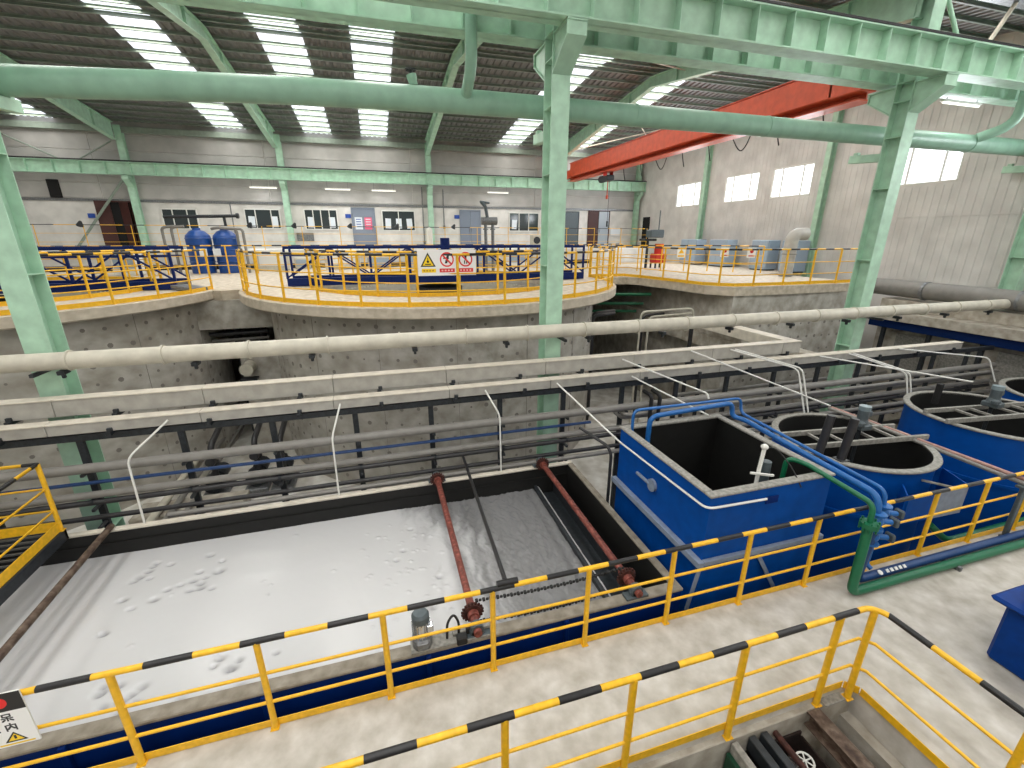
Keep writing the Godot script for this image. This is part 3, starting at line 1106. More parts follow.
	railing("yellow_railing", "yellow railing in front of the cabinets by the ribbed wall", [Vector2(11.2, -20.2), Vector2(15.5, -19.2), Vector2(17.2, -17.2)], UP, {"r": 0.025, "pr": 0.028, "toe": false, "spacing": 1.2})
	railing("yellow_railing", "yellow railing behind the middle clarifier at its back walkway", [Vector2(7.8, -19.8), Vector2(9.6, -22.0), Vector2(14.0, -24.5)], UP, {"r": 0.025, "pr": 0.028, "toe": false, "spacing": 1.2})
	railing("yellow_railing", "long yellow railing across the upper floor behind both clarifiers", [Vector2(-19.0, -23.1), Vector2(7.6, -23.1)], UP, {"r": 0.026, "pr": 0.032, "toe": false, "spacing": 1.15, "phase": 0.2})
	# bridges
	truss_bridge("dark blue truss bridge across the middle clarifier behind the warning sign", -2.85, 7.85, -17.1)
	truss_bridge("dark blue truss bridge across the left clarifier beside the blue tanks", -16.4, -6.0, -17.1)
	st = mb()
	bar(st, Vector3(-5.95, UP + 0.12, -16.5), Vector3(-5.2, UP + 0.06, -15.9), 0.5, 0.1, 0.01)
	tag(obj("ramp_plate", st, M.galv), "grey sloping step plate at the right end of the left truss bridge", "plate")
	# warning sign
	build_warning_sign()

func build_warning_sign():
	var w := 384
	var h := 160
	var im := Image.create_empty(w, h, false, Image.FORMAT_RGB8)
	im.fill(Color(0.93, 0.92, 0.92))
	var yel := Color(0.97, 0.82, 0.10)
	var red := Color(0.85, 0.16, 0.16)
	var blk := Color(0.1, 0.1, 0.1)
	im.fill_rect(Rect2i(24, 116, 92, 24), yel)
	im.fill_rect(Rect2i(140, 116, 100, 24), red)
	im.fill_rect(Rect2i(264, 116, 100, 24), red)
	for k in 4:
		im.fill_rect(Rect2i(34 + k * 19, 123, 12, 10), Color(0.75, 0.55, 0.1))
		im.fill_rect(Rect2i(152 + k * 21, 123, 12, 10), Color(0.95, 0.72, 0.7))
		im.fill_rect(Rect2i(276 + k * 21, 123, 12, 10), Color(0.95, 0.72, 0.7))
	for y in range(8, 110):
		for x in w:
			var p := Vector2(x, y)
			# triangle
			var tx := absf(x - 66.0)
			var f := (y - 16.0) * 0.56
			if y > 16 and y < 104 and tx < f:
				var inner := y > 32 and y < 97 and tx < f - 9.0
				im.set_pixel(x, y, yel if inner else blk)
				if inner and (Vector2(x - 66.0, y - 72.0).length() < 8.0 or (absf(y - 88.0) < 4.0 and tx < 20.0) or (tx < 3.0 and y > 48 and y < 78)): im.set_pixel(x, y, blk)
			for c in [Vector2(190, 60), Vector2(314, 60)]:
				var d := p.distance_to(c)
				if d < 46.0:
					var v: Vector2 = p - c
					var bar_: bool = absf(v.x - v.y) < 7.5
					if d > 37.0: im.set_pixel(x, y, red)
					else:
						var fig: bool = (Vector2(v.x, v.y + 20.0).length() < 8.0) or (absf(v.x) < 7.0 and v.y > -13 and v.y < 8) or (absf(absf(v.x) - 7.0) < 4.0 and v.y >= 8 and v.y < 28)
						if c.x < 200: fig = (absf(v.x + v.y * 0.3) < 8.0 and absf(v.y) < 24.0) or (absf(v.y + 8.0) < 5.0 and v.x < 14 and v.x > -24)
						if fig: im.set_pixel(x, y, blk)
						if bar_: im.set_pixel(x, y, red)
	var m := StandardMaterial3D.new()
	m.resource_name = "warning_print"
	m.albedo_texture = ImageTexture.create_from_image(im)
	m.roughness = 0.5
	var s := thing("warning_sign", "white warning sign with a yellow triangle and two red prohibition circles", "sign", "", Vector3(1.6, 4.42, -10.72), 0.0)
	var st := mb()
	bx(st, Vector3.ZERO, Vector3(1.36, 0.58, 0.012))
	obj("board", st, M.frame_white, s)
	obj("print", printed(1.36, 0.58), m, s, Vector3(0, 0, 0.008))
	st = mb()
	for x in [-0.5, 0.5]:
		bx(st, Vector3(x, 0.18, -0.03), Vector3(0.04, 0.04, 0.06))
	obj("clip", st, M.galv, s)

func printed(w: float, h: float) -> Mesh:   # a face with texture coordinates, looking along +z
	var st := mb()
	var p := [Vector3(-w / 2, h / 2, 0), Vector3(w / 2, h / 2, 0), Vector3(w / 2, -h / 2, 0), Vector3(-w / 2, -h / 2, 0)]
	var uv := [Vector2(0, 0), Vector2(1, 0), Vector2(1, 1), Vector2(0, 1)]
	for i in [0, 1, 2, 0, 2, 3]:
		st.set_normal(Vector3.BACK)
		st.set_uv(uv[i])
		st.add_vertex(p[i])
	return st.commit()

# ---------------------------------------------------------------- along the back wall
func build_back_wall_things():
	var z := ZB + 0.02
	# raised platform with its own railing
	var st := mb()
	bb(st, XL, 17.6, UP, 4.3, ZB + 0.0, -27.2, 0.02)
	struct("floor_platform", st, M.wall_white, "raised white platform along the back wall")
	var pr := railing("platform_railing", "thin railing with dark lamps along the raised platform at the back wall", [Vector2(-17.0, -27.3), Vector2(14.5, -27.3), Vector2(17.4, -27.3)], 4.3, {"r": 0.016, "pr": 0.018, "toe": false, "spacing": 1.9, "band": 0.9, "mids": [0.35, 0.68]})
	for x in [-13.3, -6.1, -4.0, -1.2, 1.3, 4.5]:
		st = mb()
		cyl(st, Vector3(x, 5.46, -27.3), Vector3(x + 0.1, 5.66, -27.22), 0.15, 10, 0.05)
		obj("flood_lamp", st, M.dark_steel, pr)
	# doors
	door("door_1", "open reddish brown double door at the far left of the back wall", -14.79, -13.19, 4.3, 6.82, M.door_brown, "open")
	door("door_2", "blue-grey door with a white and a pink poster", -1.18, 0.17, 4.3, 6.7, M.door_grey, "posters")
	door("door_3", "plain grey double door right of the small blue plate", 5.91, 7.26, 4.3, 6.67, M.door_grey, "double")
	door("door_4", "dark grey door just right of the middle steel column", 13.7, 14.75, 4.3, 6.7, M.motor, "plain")
	door("door_5", "brown door with a pale glass leaf near the corner", 15.62, 17.28, 4.3, 6.8, M.door_brown, "glass")
	# windows
	wall_window("window_7", "small window with white bars behind the blue tanks", -11.72, -9.95, 5.4, 6.5, [0.3, 0.72], 0)
	wall_window("window_8", "small window with taped papers left of the green wall column", -7.4, -5.46, 5.45, 6.56, [0.3, 0.75], 2)
	wall_window("window_9", "small window with two white papers left of the posters door", -4.04, -2.11, 5.42, 6.6, [0.26, 0.5, 0.76], 2)
	wall_window("window_10", "dark-framed window with papers right of the posters door", 0.68, 2.78, 5.37, 6.6, [0.5], 3)
	wall_window("window_11", "dark blue window left of the middle steel column", 9.41, 11.62, 5.38, 6.6, [0.33, 0.66], 1)
	# little blue plates
	for p in [[-15.14, 6.08, "small blue plate left of the brown double door"], [-1.44, 6.24, "small blue plate left of the posters door"], [5.65, 6.28, "small blue plate left of the grey double door"]]:
		st = mb()
		bx(st, Vector3(p[0], p[1], z + 0.02), Vector3(0.34, 0.24, 0.03), 0.005)
		tag(obj("door_plate", st, M.sign_blue), p[2], "sign")
	for p in [[16.95 + 0.95, 5.35, 0.8, 0.55, "white notice board by the brown glass door"], [-5.05 + 0.9, 4.95, 1.0, 0.5, "grey notice panel under the window with two white papers"]]:
		st = mb()
		bx(st, Vector3(p[0], p[1], z + 0.02), Vector3(p[2], p[3], 0.03), 0.005)
		tag(obj("notice_board", st, M.paper if p[0] > 0 else M.galv), p[4], "notice")
	# dark hanging shutter high at the left
	st = mb()
	bx(st, Vector3(-16.45, 7.45, z + 0.09), Vector3(0.5, 0.92, 0.14), 0.01)
	tag(obj("vent_box", st, M.opening), "dark upright vent box high on the back wall above the ledge", "vent")
	# conduits dropping down the wall
	for c in [[-8.1, 5.0, 6.85, "thin conduit on the back wall right of the tank window"], [3.35, 4.6, 8.1, "thin white conduit on the back wall beside the third green column"], [4.75, 5.6, 8.0, "thin conduit on the back wall left of the grey double door"], [12.5, 4.6, 8.0, "thin conduit on the back wall near the middle steel column"]]:
		st = mb()
		cyl(st, Vector3(c[0], c[1], z + 0.05), Vector3(c[0], c[2], z + 0.05), 0.03, 6)
		bx(st, Vector3(c[0], c[1], z + 0.06), Vector3(0.14, 0.2, 0.1), 0.01)
		tag(obj("wall_conduit", st, M.galv), c[3], "conduit")
	# blue tanks
	for k in 2:
		var x: float = [-7.5, -6.42][k]
		var t := thing("round_drum", ["left of the two blue drums under the black pipe", "right of the two blue drums under the black pipe"][k], "tank", "", Vector3(x, UP, -24))
		st = mb()
		lathe(st, Vector3.ZERO, [Vector2(0, 0), Vector2(0.47, 0), Vector2(0.5, 1.5), Vector2(0.47, 1.62), Vector2(0.3, 1.8), Vector2(0.16, 1.86), Vector2(0.16, 1.94), Vector2(0, 1.94)], 24)
		for y in [0.5, 1.0, 1.5]:
			lathe(st, Vector3.ZERO, [Vector2(0.49, y - 0.03), Vector2(0.52, y), Vector2(0.49, y + 0.03)], 24)
		obj("body", st, M.drum_blue, t)
		st = mb()
		bx(st, Vector3(0.25 if k == 0 else -0.3, 0.9, 0.51), Vector3(0.3, 0.34, 0.02))
		obj("label_sheet", st, M.paper, t)
	var pf := thing("overhead_pipework", "black and grey pipe frame standing over the two blue drums", "pipe")
	st = mb()
	cyl(st, Vector3(-8.6, 5.78, -23.9), Vector3(-5.75, 5.86, -23.9), 0.07, 10)
	cyl(st, Vector3(-5.8, 5.86, -23.9), Vector3(-5.7, 5.86, -23.9), 0.12, 10)
	cyl(st, Vector3(-6.3, 5.85, -23.9), Vector3(-6.3, 5.44, -23.95), 0.06, 8)
	obj("top_pipe", st, M.dark_steel, pf)
	for x in [-8.75, -8.4]:
		st = mb()
		tube(st, [Vector3(x, UP, -23.85), Vector3(x, 5.35, -23.85), Vector3(x + 0.5, 5.4, -23.85)], 0.06, 8, 0.15)
		obj("leg", st, M.pvc_grey, pf)
	for x in [-5.85, -5.6]:
		st = mb()
		tube(st, [Vector3(x, UP, -23.7), Vector3(x, 5.3, -23.7), Vector3(-6.6, 5.35, -23.7), Vector3(-6.85, 5.3, -23.8)], 0.06, 8, 0.15)
		obj("leg", st, M.pvc_grey, pf)
	# pump with a fork of pipes
	var fv := thing("fork_valve", "grey upright pump with forked pipes in front of the grey double door", "pump", "", Vector3(5.2, UP, -22))
	st = mb()
	for x in [0.0, 0.35]:
		tube(st, [Vector3(x, 0, 0), Vector3(x, 2.2, 0)], 0.08, 10)
		cyl(st, Vector3(x, 1.9, 0), Vector3(x, 1.96, 0), 0.13, 10)
	cyl(st, Vector3(-0.2, 2.3, 0), Vector3(0.55, 2.3, 0), 0.18, 12)
	obj("body", st, M.galv, fv)
	st = mb()
	tube(st, [Vector3(0.1, 2.4, 0), Vector3(0.0, 2.95, 0), Vector3(-0.2, 3.15, 0)], 0.08, 10, 0.1)
	cyl(st, Vector3(-0.26, 3.16, 0), Vector3(0.2, 3.1, 0), 0.05, 8)
	obj("neck", st, M.motor, fv)
	# small equipment on the upper floor near the back
	var bits := [
		[Vector3(2.75, UP, -24), Vector3(0.3, 1.9, 0.3), M.frame_white, "filter_housing", "white upright filter cylinder in front of the third green column", "filter", 0],
		[Vector3(3.9, UP, -25), Vector3(1.0, 1.1, 0.6), M.frame_white, "white_cabinet", "low white cabinet right of the white filter cylinder", "cabinet", 1],
		[Vector3(-1.6, UP, -25.2), Vector3(1.7, 0.95, 0.7), M.pvc, "control_bench", "pale bench behind the truss bridge below the posters door", "bench", 1],
		[Vector3(-4.8, UP, -25.2), Vector3(1.5, 0.9, 0.7), M.pvc, "control_bench", "pale bench behind the truss bridge below the green wall column", "bench", 1],
		[Vector3(7.6, UP, -24.6), Vector3(1.2, 1.0, 0.7), M.frame_white, "white_cabinet", "low white cabinet behind the bridge right of the forked pump", "cabinet", 1],
		[Vector3(9.0, UP, -25.6), Vector3(0.5, 1.7, 0.5), M.pvc, "standing_fan", "pale fan housing left of the middle steel column", "fan", 2],
		[Vector3(-10.2, UP, -23.6), Vector3(0.9, 1.2, 0.7), M.frame_white, "white_cabinet", "low white cabinet behind the left truss bridge", "cabinet", 1]]
	for k in 7:
		bits.append([Vector3(-3.6 + k * 1.9, UP, -25.9 + 0.5 * (k % 2)), Vector3(0.7 + 0.25 * (k % 3), 0.55 + 0.2 * (k % 2), 0.6), [M.pvc, M.cabinet, M.tray][k % 3], "equipment_box", ["low beige box behind the left end of the middle truss bridge", "low blue box second from the left behind the middle truss bridge", "low grey box third from the left behind the middle truss bridge", "low beige box fourth from the left behind the middle truss bridge", "low blue box fifth from the left behind the middle truss bridge", "low grey box sixth from the left behind the middle truss bridge", "low beige box behind the right end of the middle truss bridge"][k], "box", 1])
	long_pipe("dark_pipe", "dark pipe lying along the foot of the raised back platform", [Vector3(-16, UP + 0.12, -26.6), Vector3(13, UP + 0.12, -26.6)], 0.125, M.pvc_dark)
	for b in bits:
		var t := thing(b[3], b[4], b[5], "", b[0])
		st = mb()
		var s: Vector3 = b[1]
		if b[6] == 0:
			cyl(st, Vector3.ZERO, Vector3(0, s.y, 0), s.x * 0.5, 14)
			lathe(st, Vector3.ZERO, [Vector2(s.x * 0.5, s.y), Vector2(s.x * 0.4, s.y + 0.1), Vector2(0, s.y + 0.14)], 14)
		else: bx(st, Vector3(0, s.y * 0.5, 0), s, 0.03)
		obj("body", st, b[2], t)
		st = mb()
		if b[6] == 2:
			cyl(st, Vector3(0, s.y - 0.3, s.z * 0.5), Vector3(0, s.y - 0.3, s.z * 0.5 + 0.03), 0.2, 16)
			obj("fan_grille", st, M.dark_steel, t)
		elif b[6] == 1:
			bx(st, Vector3(0, s.y * 0.55, s.z * 0.5 + 0.008), Vector3(s.x * 0.8, s.y * 0.6, 0.016), 0.005)
			obj("front_panel", st, M.cabinet if s.x < 1.3 else M.frame_white, t)
		else:
			cyl(st, Vector3(0, s.y * 0.3, 0), Vector3(0, s.y * 0.3 + 0.05, 0), s.x * 0.56, 14)
			obj("clamp_band", st, M.galv, t)
	# right-hand floor: cabinets along the ribbed wall
	var i := 0
	for c in [[18.9, -24.4, 1.5], [18.95, -21.9, 1.4], [18.95, -18.9, 1.1], [19.0, -17.2, 0.9]]:
		var t := thing("control_cabinet", ["first light blue control cabinet from the corner, by the ribbed wall", "second light blue control cabinet from the corner, by the ribbed wall", "third light blue control cabinet from the corner, by the ribbed wall", "small light blue control cabinet left of the ventilation elbow"][i], "cabinet", "", Vector3(c[0], UP, c[1]))
		st = mb()
		bx(st, Vector3(0, 0.75, 0), Vector3(0.7, 1.4, c[2]), 0.02)
		obj("body", st, M.cabinet, t)
		for s in [-1.0, 1.0]:
			st = mb()
			bx(st, Vector3(-0.36, 0.77, s * c[2] * 0.24), Vector3(0.02, 1.25, c[2] * 0.44), 0.006)
			obj("door", st, M.cabinet, t)
		st = mb()
		bx(st, Vector3(0, 0.03, 0), Vector3(0.6, 0.06, c[2] - 0.1))
		obj("plinth", st, M.dark_steel, t)
		i += 1
	var rm := thing("red_machine", "red-orange mixer machine on the upper floor near the corner column", "machine", "", Vector3(14.6, UP, -21.6))
	st = mb()
	bx(st, Vector3(0, 0.5, 0), Vector3(0.7, 0.5, 0.6), 0.06)
	cyl(st, Vector3(0, 0.7, 0), Vector3(0, 1.25, 0), 0.24, 14)
	obj("body", st, M.red, rm)
	st = mb()
	for s in [-1.0, 1.0]:
		for q in [-1.0, 1.0]:
			obj("leg", shared("mixleg", func(w): bx(w, Vector3.ZERO, Vector3(0.07, 0.26, 0.07))), M.dark_steel, rm, Vector3(0.28 * s, 0.13, 0.22 * q))
	cyl(st, Vector3(-0.6, 0, -0.2), Vector3(-0.6, 1.4, -0.2), 0.07, 8)
	bx(st, Vector3(-0.6, 1.45, -0.2), Vector3(0.7, 0.12, 0.6), 0.02)
	obj("stand", st, M.dark_steel, rm)
	st = mb()
	bx(st, Vector3(-0.4, 1.75, 0.1), Vector3(0.8, 0.4, 0.5), 0.04)
	cyl(st, Vector3(-0.2, 1.95, 0.1), Vector3(-0.2, 2.9, 0.1), 0.03, 6)
	obj("head", st, M.motor, rm)
	st = mb()
	bx(st, Vector3(XR - 0.05, 5.35, -31.2), Vector3(0.04, 2.1, 0.9), 0.01)
	tag(obj("door_panel_dark", st, M.opening), "narrow dark doorway in the ribbed wall by the corner", "doorway")
	var vd := thing("vent_duct", "grey ventilation duct with an elbow in front of the ribbed wall", "duct", "", Vector3(16.75, UP, -15.4))
	st = mb()
	tube(st, [Vector3(0, 0, 0), Vector3(0, 1.7, 0), Vector3(0.6, 1.72, 0.1)], 0.25, 16, 0.45)
	obj("duct_pipe", st, M.tray, vd)
	st = mb()
	for y in [0.05, 0.9]: cyl(st, Vector3(0, y, 0), Vector3(0, y + 0.04, 0), 0.29, 16)
	obj("flange", st, M.pvc_grey, vd)
	for s in [[Vector3(14.35, 4.25, -19.35), "small white notice with a yellow triangle on the back railing of the right walkway", 0], [Vector3(16.1, 4.3, -18.42), "small white notice with a red mark on the cabinets railing", 1], [Vector3(16.85, 4.3, -17.55), "small dark red notice on the cabinets railing near the duct", 2]]:
		var n := thing("safety_notice", s[1], "sign", "", s[0], -0.3)
		st = mb()
		bx(st, Vector3.ZERO, Vector3(0.4, 0.44, 0.014), 0.004)
		obj("board", st, M.frame_white, n)
		st = mb()
		if s[2] == 0:
			tri(st, Vector3(-0.14, -0.02, 0.01), Vector3(0.14, -0.02, 0.01), Vector3(0, 0.2, 0.01), Vector3.BACK)
			bx(st, Vector3(0, -0.14, 0.008), Vector3(0.3, 0.08, 0.004))
			obj("print", st, M.yellow, n)
		else:
			cyl(st, Vector3(0, 0.06, 0.006), Vector3(0, 0.06, 0.011), 0.085, 16)
			bx(st, Vector3(0, -0.14, 0.008), Vector3(0.26, 0.05, 0.004))
			obj("print", st, M.red, n)

func door(called, label, x0, x1, y0, y1, m, style):
	var n := Node3D.new()
	n.name = called
	n.position = Vector3((x0 + x1) * 0.5, y0, ZB + 0.01)
	add_child(n)
	tag(n, label, "", "", "structure")
	var w: float = x1 - x0
	var h: float = y1 - y0
	var st := mb()
	for s in [-1.0, 1.0]: bx(st, Vector3(s * (w * 0.5 + 0.03), h * 0.5, 0.04), Vector3(0.07, h, 0.1), 0.008)
	bx(st, Vector3(0, h + 0.03, 0.04), Vector3(w + 0.13, 0.07, 0.1), 0.008)
	obj("door_frame", st, m, n)
	if style == "open":
		st = mb()
		bx(st, Vector3(0, h * 0.5, 0.0), Vector3(w, h, 0.02))
		obj("opening", st, M.opening, n)
		st = mb()
		bx(st, Vector3(-w * 0.5 + w * 0.2, h * 0.5, 0.12), Vector3(w * 0.42, h, 0.05), 0.006, Basis(Vector3.UP, 0.25))
		obj("leaf", st, m, n)
		st = mb()
		bx(st, Vector3(w * 0.5 - w * 0.16, h * 0.5, 0.14), Vector3(w * 0.36, h, 0.05), 0.006, Basis(Vector3.UP, -0.5))
		obj("leaf", st, m, n)
		return
	var k := 2 if style in ["double", "glass"] else 1
	for i in k:
		st = mb()
		var xc := 0.0 if k == 1 else (-w * 0.25 if i == 0 else w * 0.25)
		bx(st, Vector3(xc, h * 0.5, 0.03), Vector3(w / k - 0.015, h - 0.02, 0.05), 0.006)
		var leaf := obj("leaf", st, m if not (style == "glass" and i == 1) else M.door_pale, n)
		st = mb()
		cyl(st, Vector3(xc + (w / k * 0.38) * (1 if i == 0 else -1), 1.0, 0.06), Vector3(xc + (w / k * 0.38) * (1 if i == 0 else -1), 1.25, 0.06), 0.02, 6)
		obj("handle", st, M.galv, leaf)
	if style == "posters":
		for p in [[-0.32, M.paper, "white poster"], [0.28, M.paper_pink, "pink poster"]]:
			st = mb()
			bx(st, Vector3(p[0], 1.5, 0.062), Vector3(0.46, 0.75, 0.006))
			tag(obj("poster", st, p[1], n), p[2])
			st = mb()
			for r in 4: bx(st, Vector3(p[0], 1.75 - r * 0.15, 0.068), Vector3(0.3, 0.05, 0.004))
			obj("poster_print", st, M.sign_blue if p[0] < 0 else M.paper, n)

func wall_window(called, label, x0, x1, y0, y1, bars, papers):
	var n := Node3D.new()
	n.name = called
	n.position = Vector3((x0 + x1) * 0.5, y0, ZB)
	add_child(n)
	tag(n, label, "", "", "structure")
	var w: float = x1 - x0
	var h: float = y1 - y0
	var st := mb()
	for s in [-1.0, 1.0]: bx(st, Vector3(s * w * 0.5, h * 0.5, 0.04), Vector3(0.06, h, 0.08), 0.006)
	for y in [0.0, h]: bx(st, Vector3(0, y, 0.04), Vector3(w + 0.06, 0.06, 0.08), 0.006)
	obj("window_frame", st, M.frame_white, n)
	var cuts = [0.0] + bars + [1.0]
	for i in cuts.size() - 1:
		st = mb()
		var a: float = (cuts[i] - 0.5) * w
		var b: float = (cuts[i + 1] - 0.5) * w
		bx(st, Vector3((a + b) * 0.5, h * 0.5, 0.012), Vector3(b - a - 0.03, h - 0.04, 0.02))
		obj("pane", st, M.glass_dark, n)
		if i > 0:
			st = mb()
			bx(st, Vector3(a, h * 0.5, 0.04), Vector3(0.05, h, 0.06), 0.006)
			obj("window_bar", st, M.frame_white, n)
	for k in papers:
		st = mb()
		var x = (-0.33 + 0.66 * k / maxf(papers - 1, 1)) * w
		bx(st, Vector3(x, h * 0.36, 0.03), Vector3(0.36, 0.62, 0.006), 0, Basis(Vector3.BACK, 0.05 * (k - 1)))
		obj("paper", st, M.paper, n)

# ---------------------------------------------------------------- pipe rack behind the froth tank
func long_pipe(called, label, pts: Array, r: float, m, bend := 0.0, n := 12, category := "pipe", group := ""):
	var st := mb()
	tube(st, pts, r, n, bend)
	var o := obj(called, st, m)
	tag(o, label, category, group)
	return o

func build_rack():
	# white pipe on arms from the columns
	var w := thing("white_pipe", "long white pipe with socket joints crossing in front of the columns", "pipe")
	var st := mb()
	tube(st, [Vector3(XL, 3.04, -8.85), Vector3(XR - 0.4, 3.07, -8.85)], 0.145, 18)
	obj("pipe_run", st, M.pvc, w)
	var collar := shared("collar", func(q):
		cyl(q, Vector3(-0.012, 0, 0), Vector3(0.012, 0, 0), 0.172, 20))
	var x := -7.6
	while x < 19:
		obj("socket_joint", collar, M.pvc, w, Vector3(x, 3.055, -8.85))
		x += 1.32
	var hang := shared("hang", func(q):
		bx(q, Vector3(0, -0.19, 0), Vector3(0.1, 0.07, 0.2), 0.01)
		bx(q, Vector3(0, -0.24, 0.02), Vector3(0.05, 0.1, 0.06), 0.01))
	x = -7.0
	while x < 19:
		obj("clamp", hang, M.dark_steel, w, Vector3(x, 3.055, -8.85))
		x += 1.9
	for cx in [-5.55, 3.7, 13.05, 18.9]:
		st = mb()
		bar(st, Vector3(cx + 0.1, 2.86, -9.25), Vector3(cx + 0.1, 2.86, -8.7), 0.06, 0.06, 0.006)
		obj("support_arm", st, M.dark_steel, w)
	# two grey cable troughs with pale lids
	var lids := [["cable_trough", "upper grey cable trough with a pale lid, right under the white pipe", -23.0, 10.6, 2.09, 2.40, -9.06, -8.84], ["cable_trough", "lower grey cable trough with a pale lid, resting on the pipe rack", -23.0, 16.4, 1.87, 2.07, -8.72, -8.52]]
	for l in lids:
		var t := thing(l[0], l[1], "cable tray")
		var xx: float = l[2]
		while xx < l[3] - 0.1:
			var e := minf(xx + 2.2, l[3])
			st = mb()
			bb(st, xx + 0.004, e - 0.004, l[4], l[5] - 0.02, l[6], l[7], 0.008)
			obj("trough", st, M.tray, t)
			st = mb()
			bb(st, xx + 0.004, e - 0.004, l[5] - 0.02, l[5] + 0.004, l[6] - 0.012, l[7] + 0.014, 0.005)
			obj("lid", st, M.tray_lid, t)
			xx = e
		xx = l[2] + 0.8
		while xx < l[3]:
			st = mb()
			bb(st, xx - 0.04, xx + 0.04, l[4] - 0.07, l[4], l[6] - 0.12, l[7] + 0.06, 0.006)
			obj("bracket", st, M.dark_steel, t)
			st = mb()
			bx(st, Vector3(xx + 0.02, l[4] + 0.03, l[7] + 0.02), Vector3(0.075, 0.07, 0.05), 0.006)
			obj("clamp", st, M.dark_steel, t)
			xx += 1.47
	st = mb()
	bb(st, 10.22, 10.62, 2.1, 2.4, -12.4, -9.08, 0.01)
	tag(obj("cable_trough_return", st, M.tray_lid), "short grey trough turning back to the square tank from the upper trough", "cable tray")
	# steel rack
	var r := thing("pipe_rack", "dark steel pipe rack of posts and a top beam behind the froth tank", "rack")
	st = mb()
	bb(st, XL + 0.06, 18.0, 1.72, 1.84, -8.66, -8.56, 0.008)
	obj("top_beam", st, M.dark_steel, r)
	var post := shared("rackpost", func(q):
		bx(q, Vector3(0, -0.14, 0), Vector3(0.1, 3.72, 0.08), 0.006))
	var arm := shared("rackarm", func(q):
		bx(q, Vector3(0, 0, 0.02), Vector3(0.05, 0.05, 0.24), 0.005))
	x = -8.0
	while x < 18:
		obj("post", post, M.dark_steel, r, Vector3(x, 0, -8.64))
		for y in [1.17, 0.66, 0.5, 0.14]: obj("arm", arm, M.dark_steel, r, Vector3(x + 0.02, y, -8.5))
		x += 1.47
	var pipes := [
		["grey_pipe", "thick grey pipe, topmost on the rack under the dark beam", 1.27, -8.44, 0.085, M.pvc_grey, 18.0],
		["blue_pipe", "thin blue pipe on the rack between the thick grey pipes", 0.97, -8.50, 0.032, M.pipe_blue_deep, 4.4],
		["grey_pipe", "grey pipe on the rack just under the thin blue pipe", 0.755, -8.46, 0.065, M.pvc_grey, 18.0],
		["dark_pipe", "dark pipe tucked under the second grey pipe on the rack", 0.63, -8.42, 0.05, M.pvc_dark, 18.0],
		["dark_pipe", "dark low pipe just behind the far rim of the froth tank", 0.31, -8.46, 0.045, M.pvc_dark, 18.0],
		["grey_pipe", "lowest grey pipe touching the far rim of the froth tank", 0.205, -8.38, 0.05, M.pvc_grey, 18.0]]
	for p in pipes:
		long_pipe(p[0], p[1], [Vector3(-4.0 if p[2] < 0.25 else XL, p[2], p[3]), Vector3(p[6], p[2], p[3])], p[4], p[5])
	# right-hand part: more lines side by side
	var more := [[1.12, -8.32, 0.05, 5.2, 18.0, "grey pipe second from the top behind the square blue tank"], [1.0, -8.46, 0.05, 5.2, 18.0, "grey pipe third from the top behind the square blue tank"], [0.45, -8.36, 0.055, 5.6, 18.0, "grey pipe above the lowest pair behind the square blue tank"], [1.5, -10.05, 0.06, 9.5, 18.3, "pale grey pipe farther back behind the first round blue tank"], [1.15, -10.3, 0.07, 8.5, 18.3, "thick grey pipe farther back behind the first round blue tank"], [0.7, -8.95, 0.06, 11.5, 18.3, "grey pipe crossing behind the second round blue tank"]]
	for p in more:
		long_pipe("grey_pipe", p[5], [Vector3(p[3], p[0], p[1] - 0.35), Vector3(p[3], p[0], p[1]), Vector3(p[4], p[0], p[1])], p[2], M.pvc_grey, 0.12)
	for i in 2:
		long_pipe("dark_riser", ["left of the two black upright pipes behind the square blue tank", "right of the two black upright pipes behind the square blue tank"][i], [Vector3(5.78 + 0.22 * i, -1.9, -8.25), Vector3(5.78 + 0.22 * i, 1.55, -8.25), Vector3(5.72 + 0.22 * i, 1.6, -8.5)], 0.045, M.rail_black, 0.1)
	long_pipe("black_pipe", "black pipe bending down beside the square blue tank", [Vector3(3.7, 1.3, -7.6), Vector3(4.0, 1.15, -6.95), Vector3(4.03, 1.02, -6.85), Vector3(4.03, -0.6, -6.85)], 0.03, M.pvc_dark, 0.08)
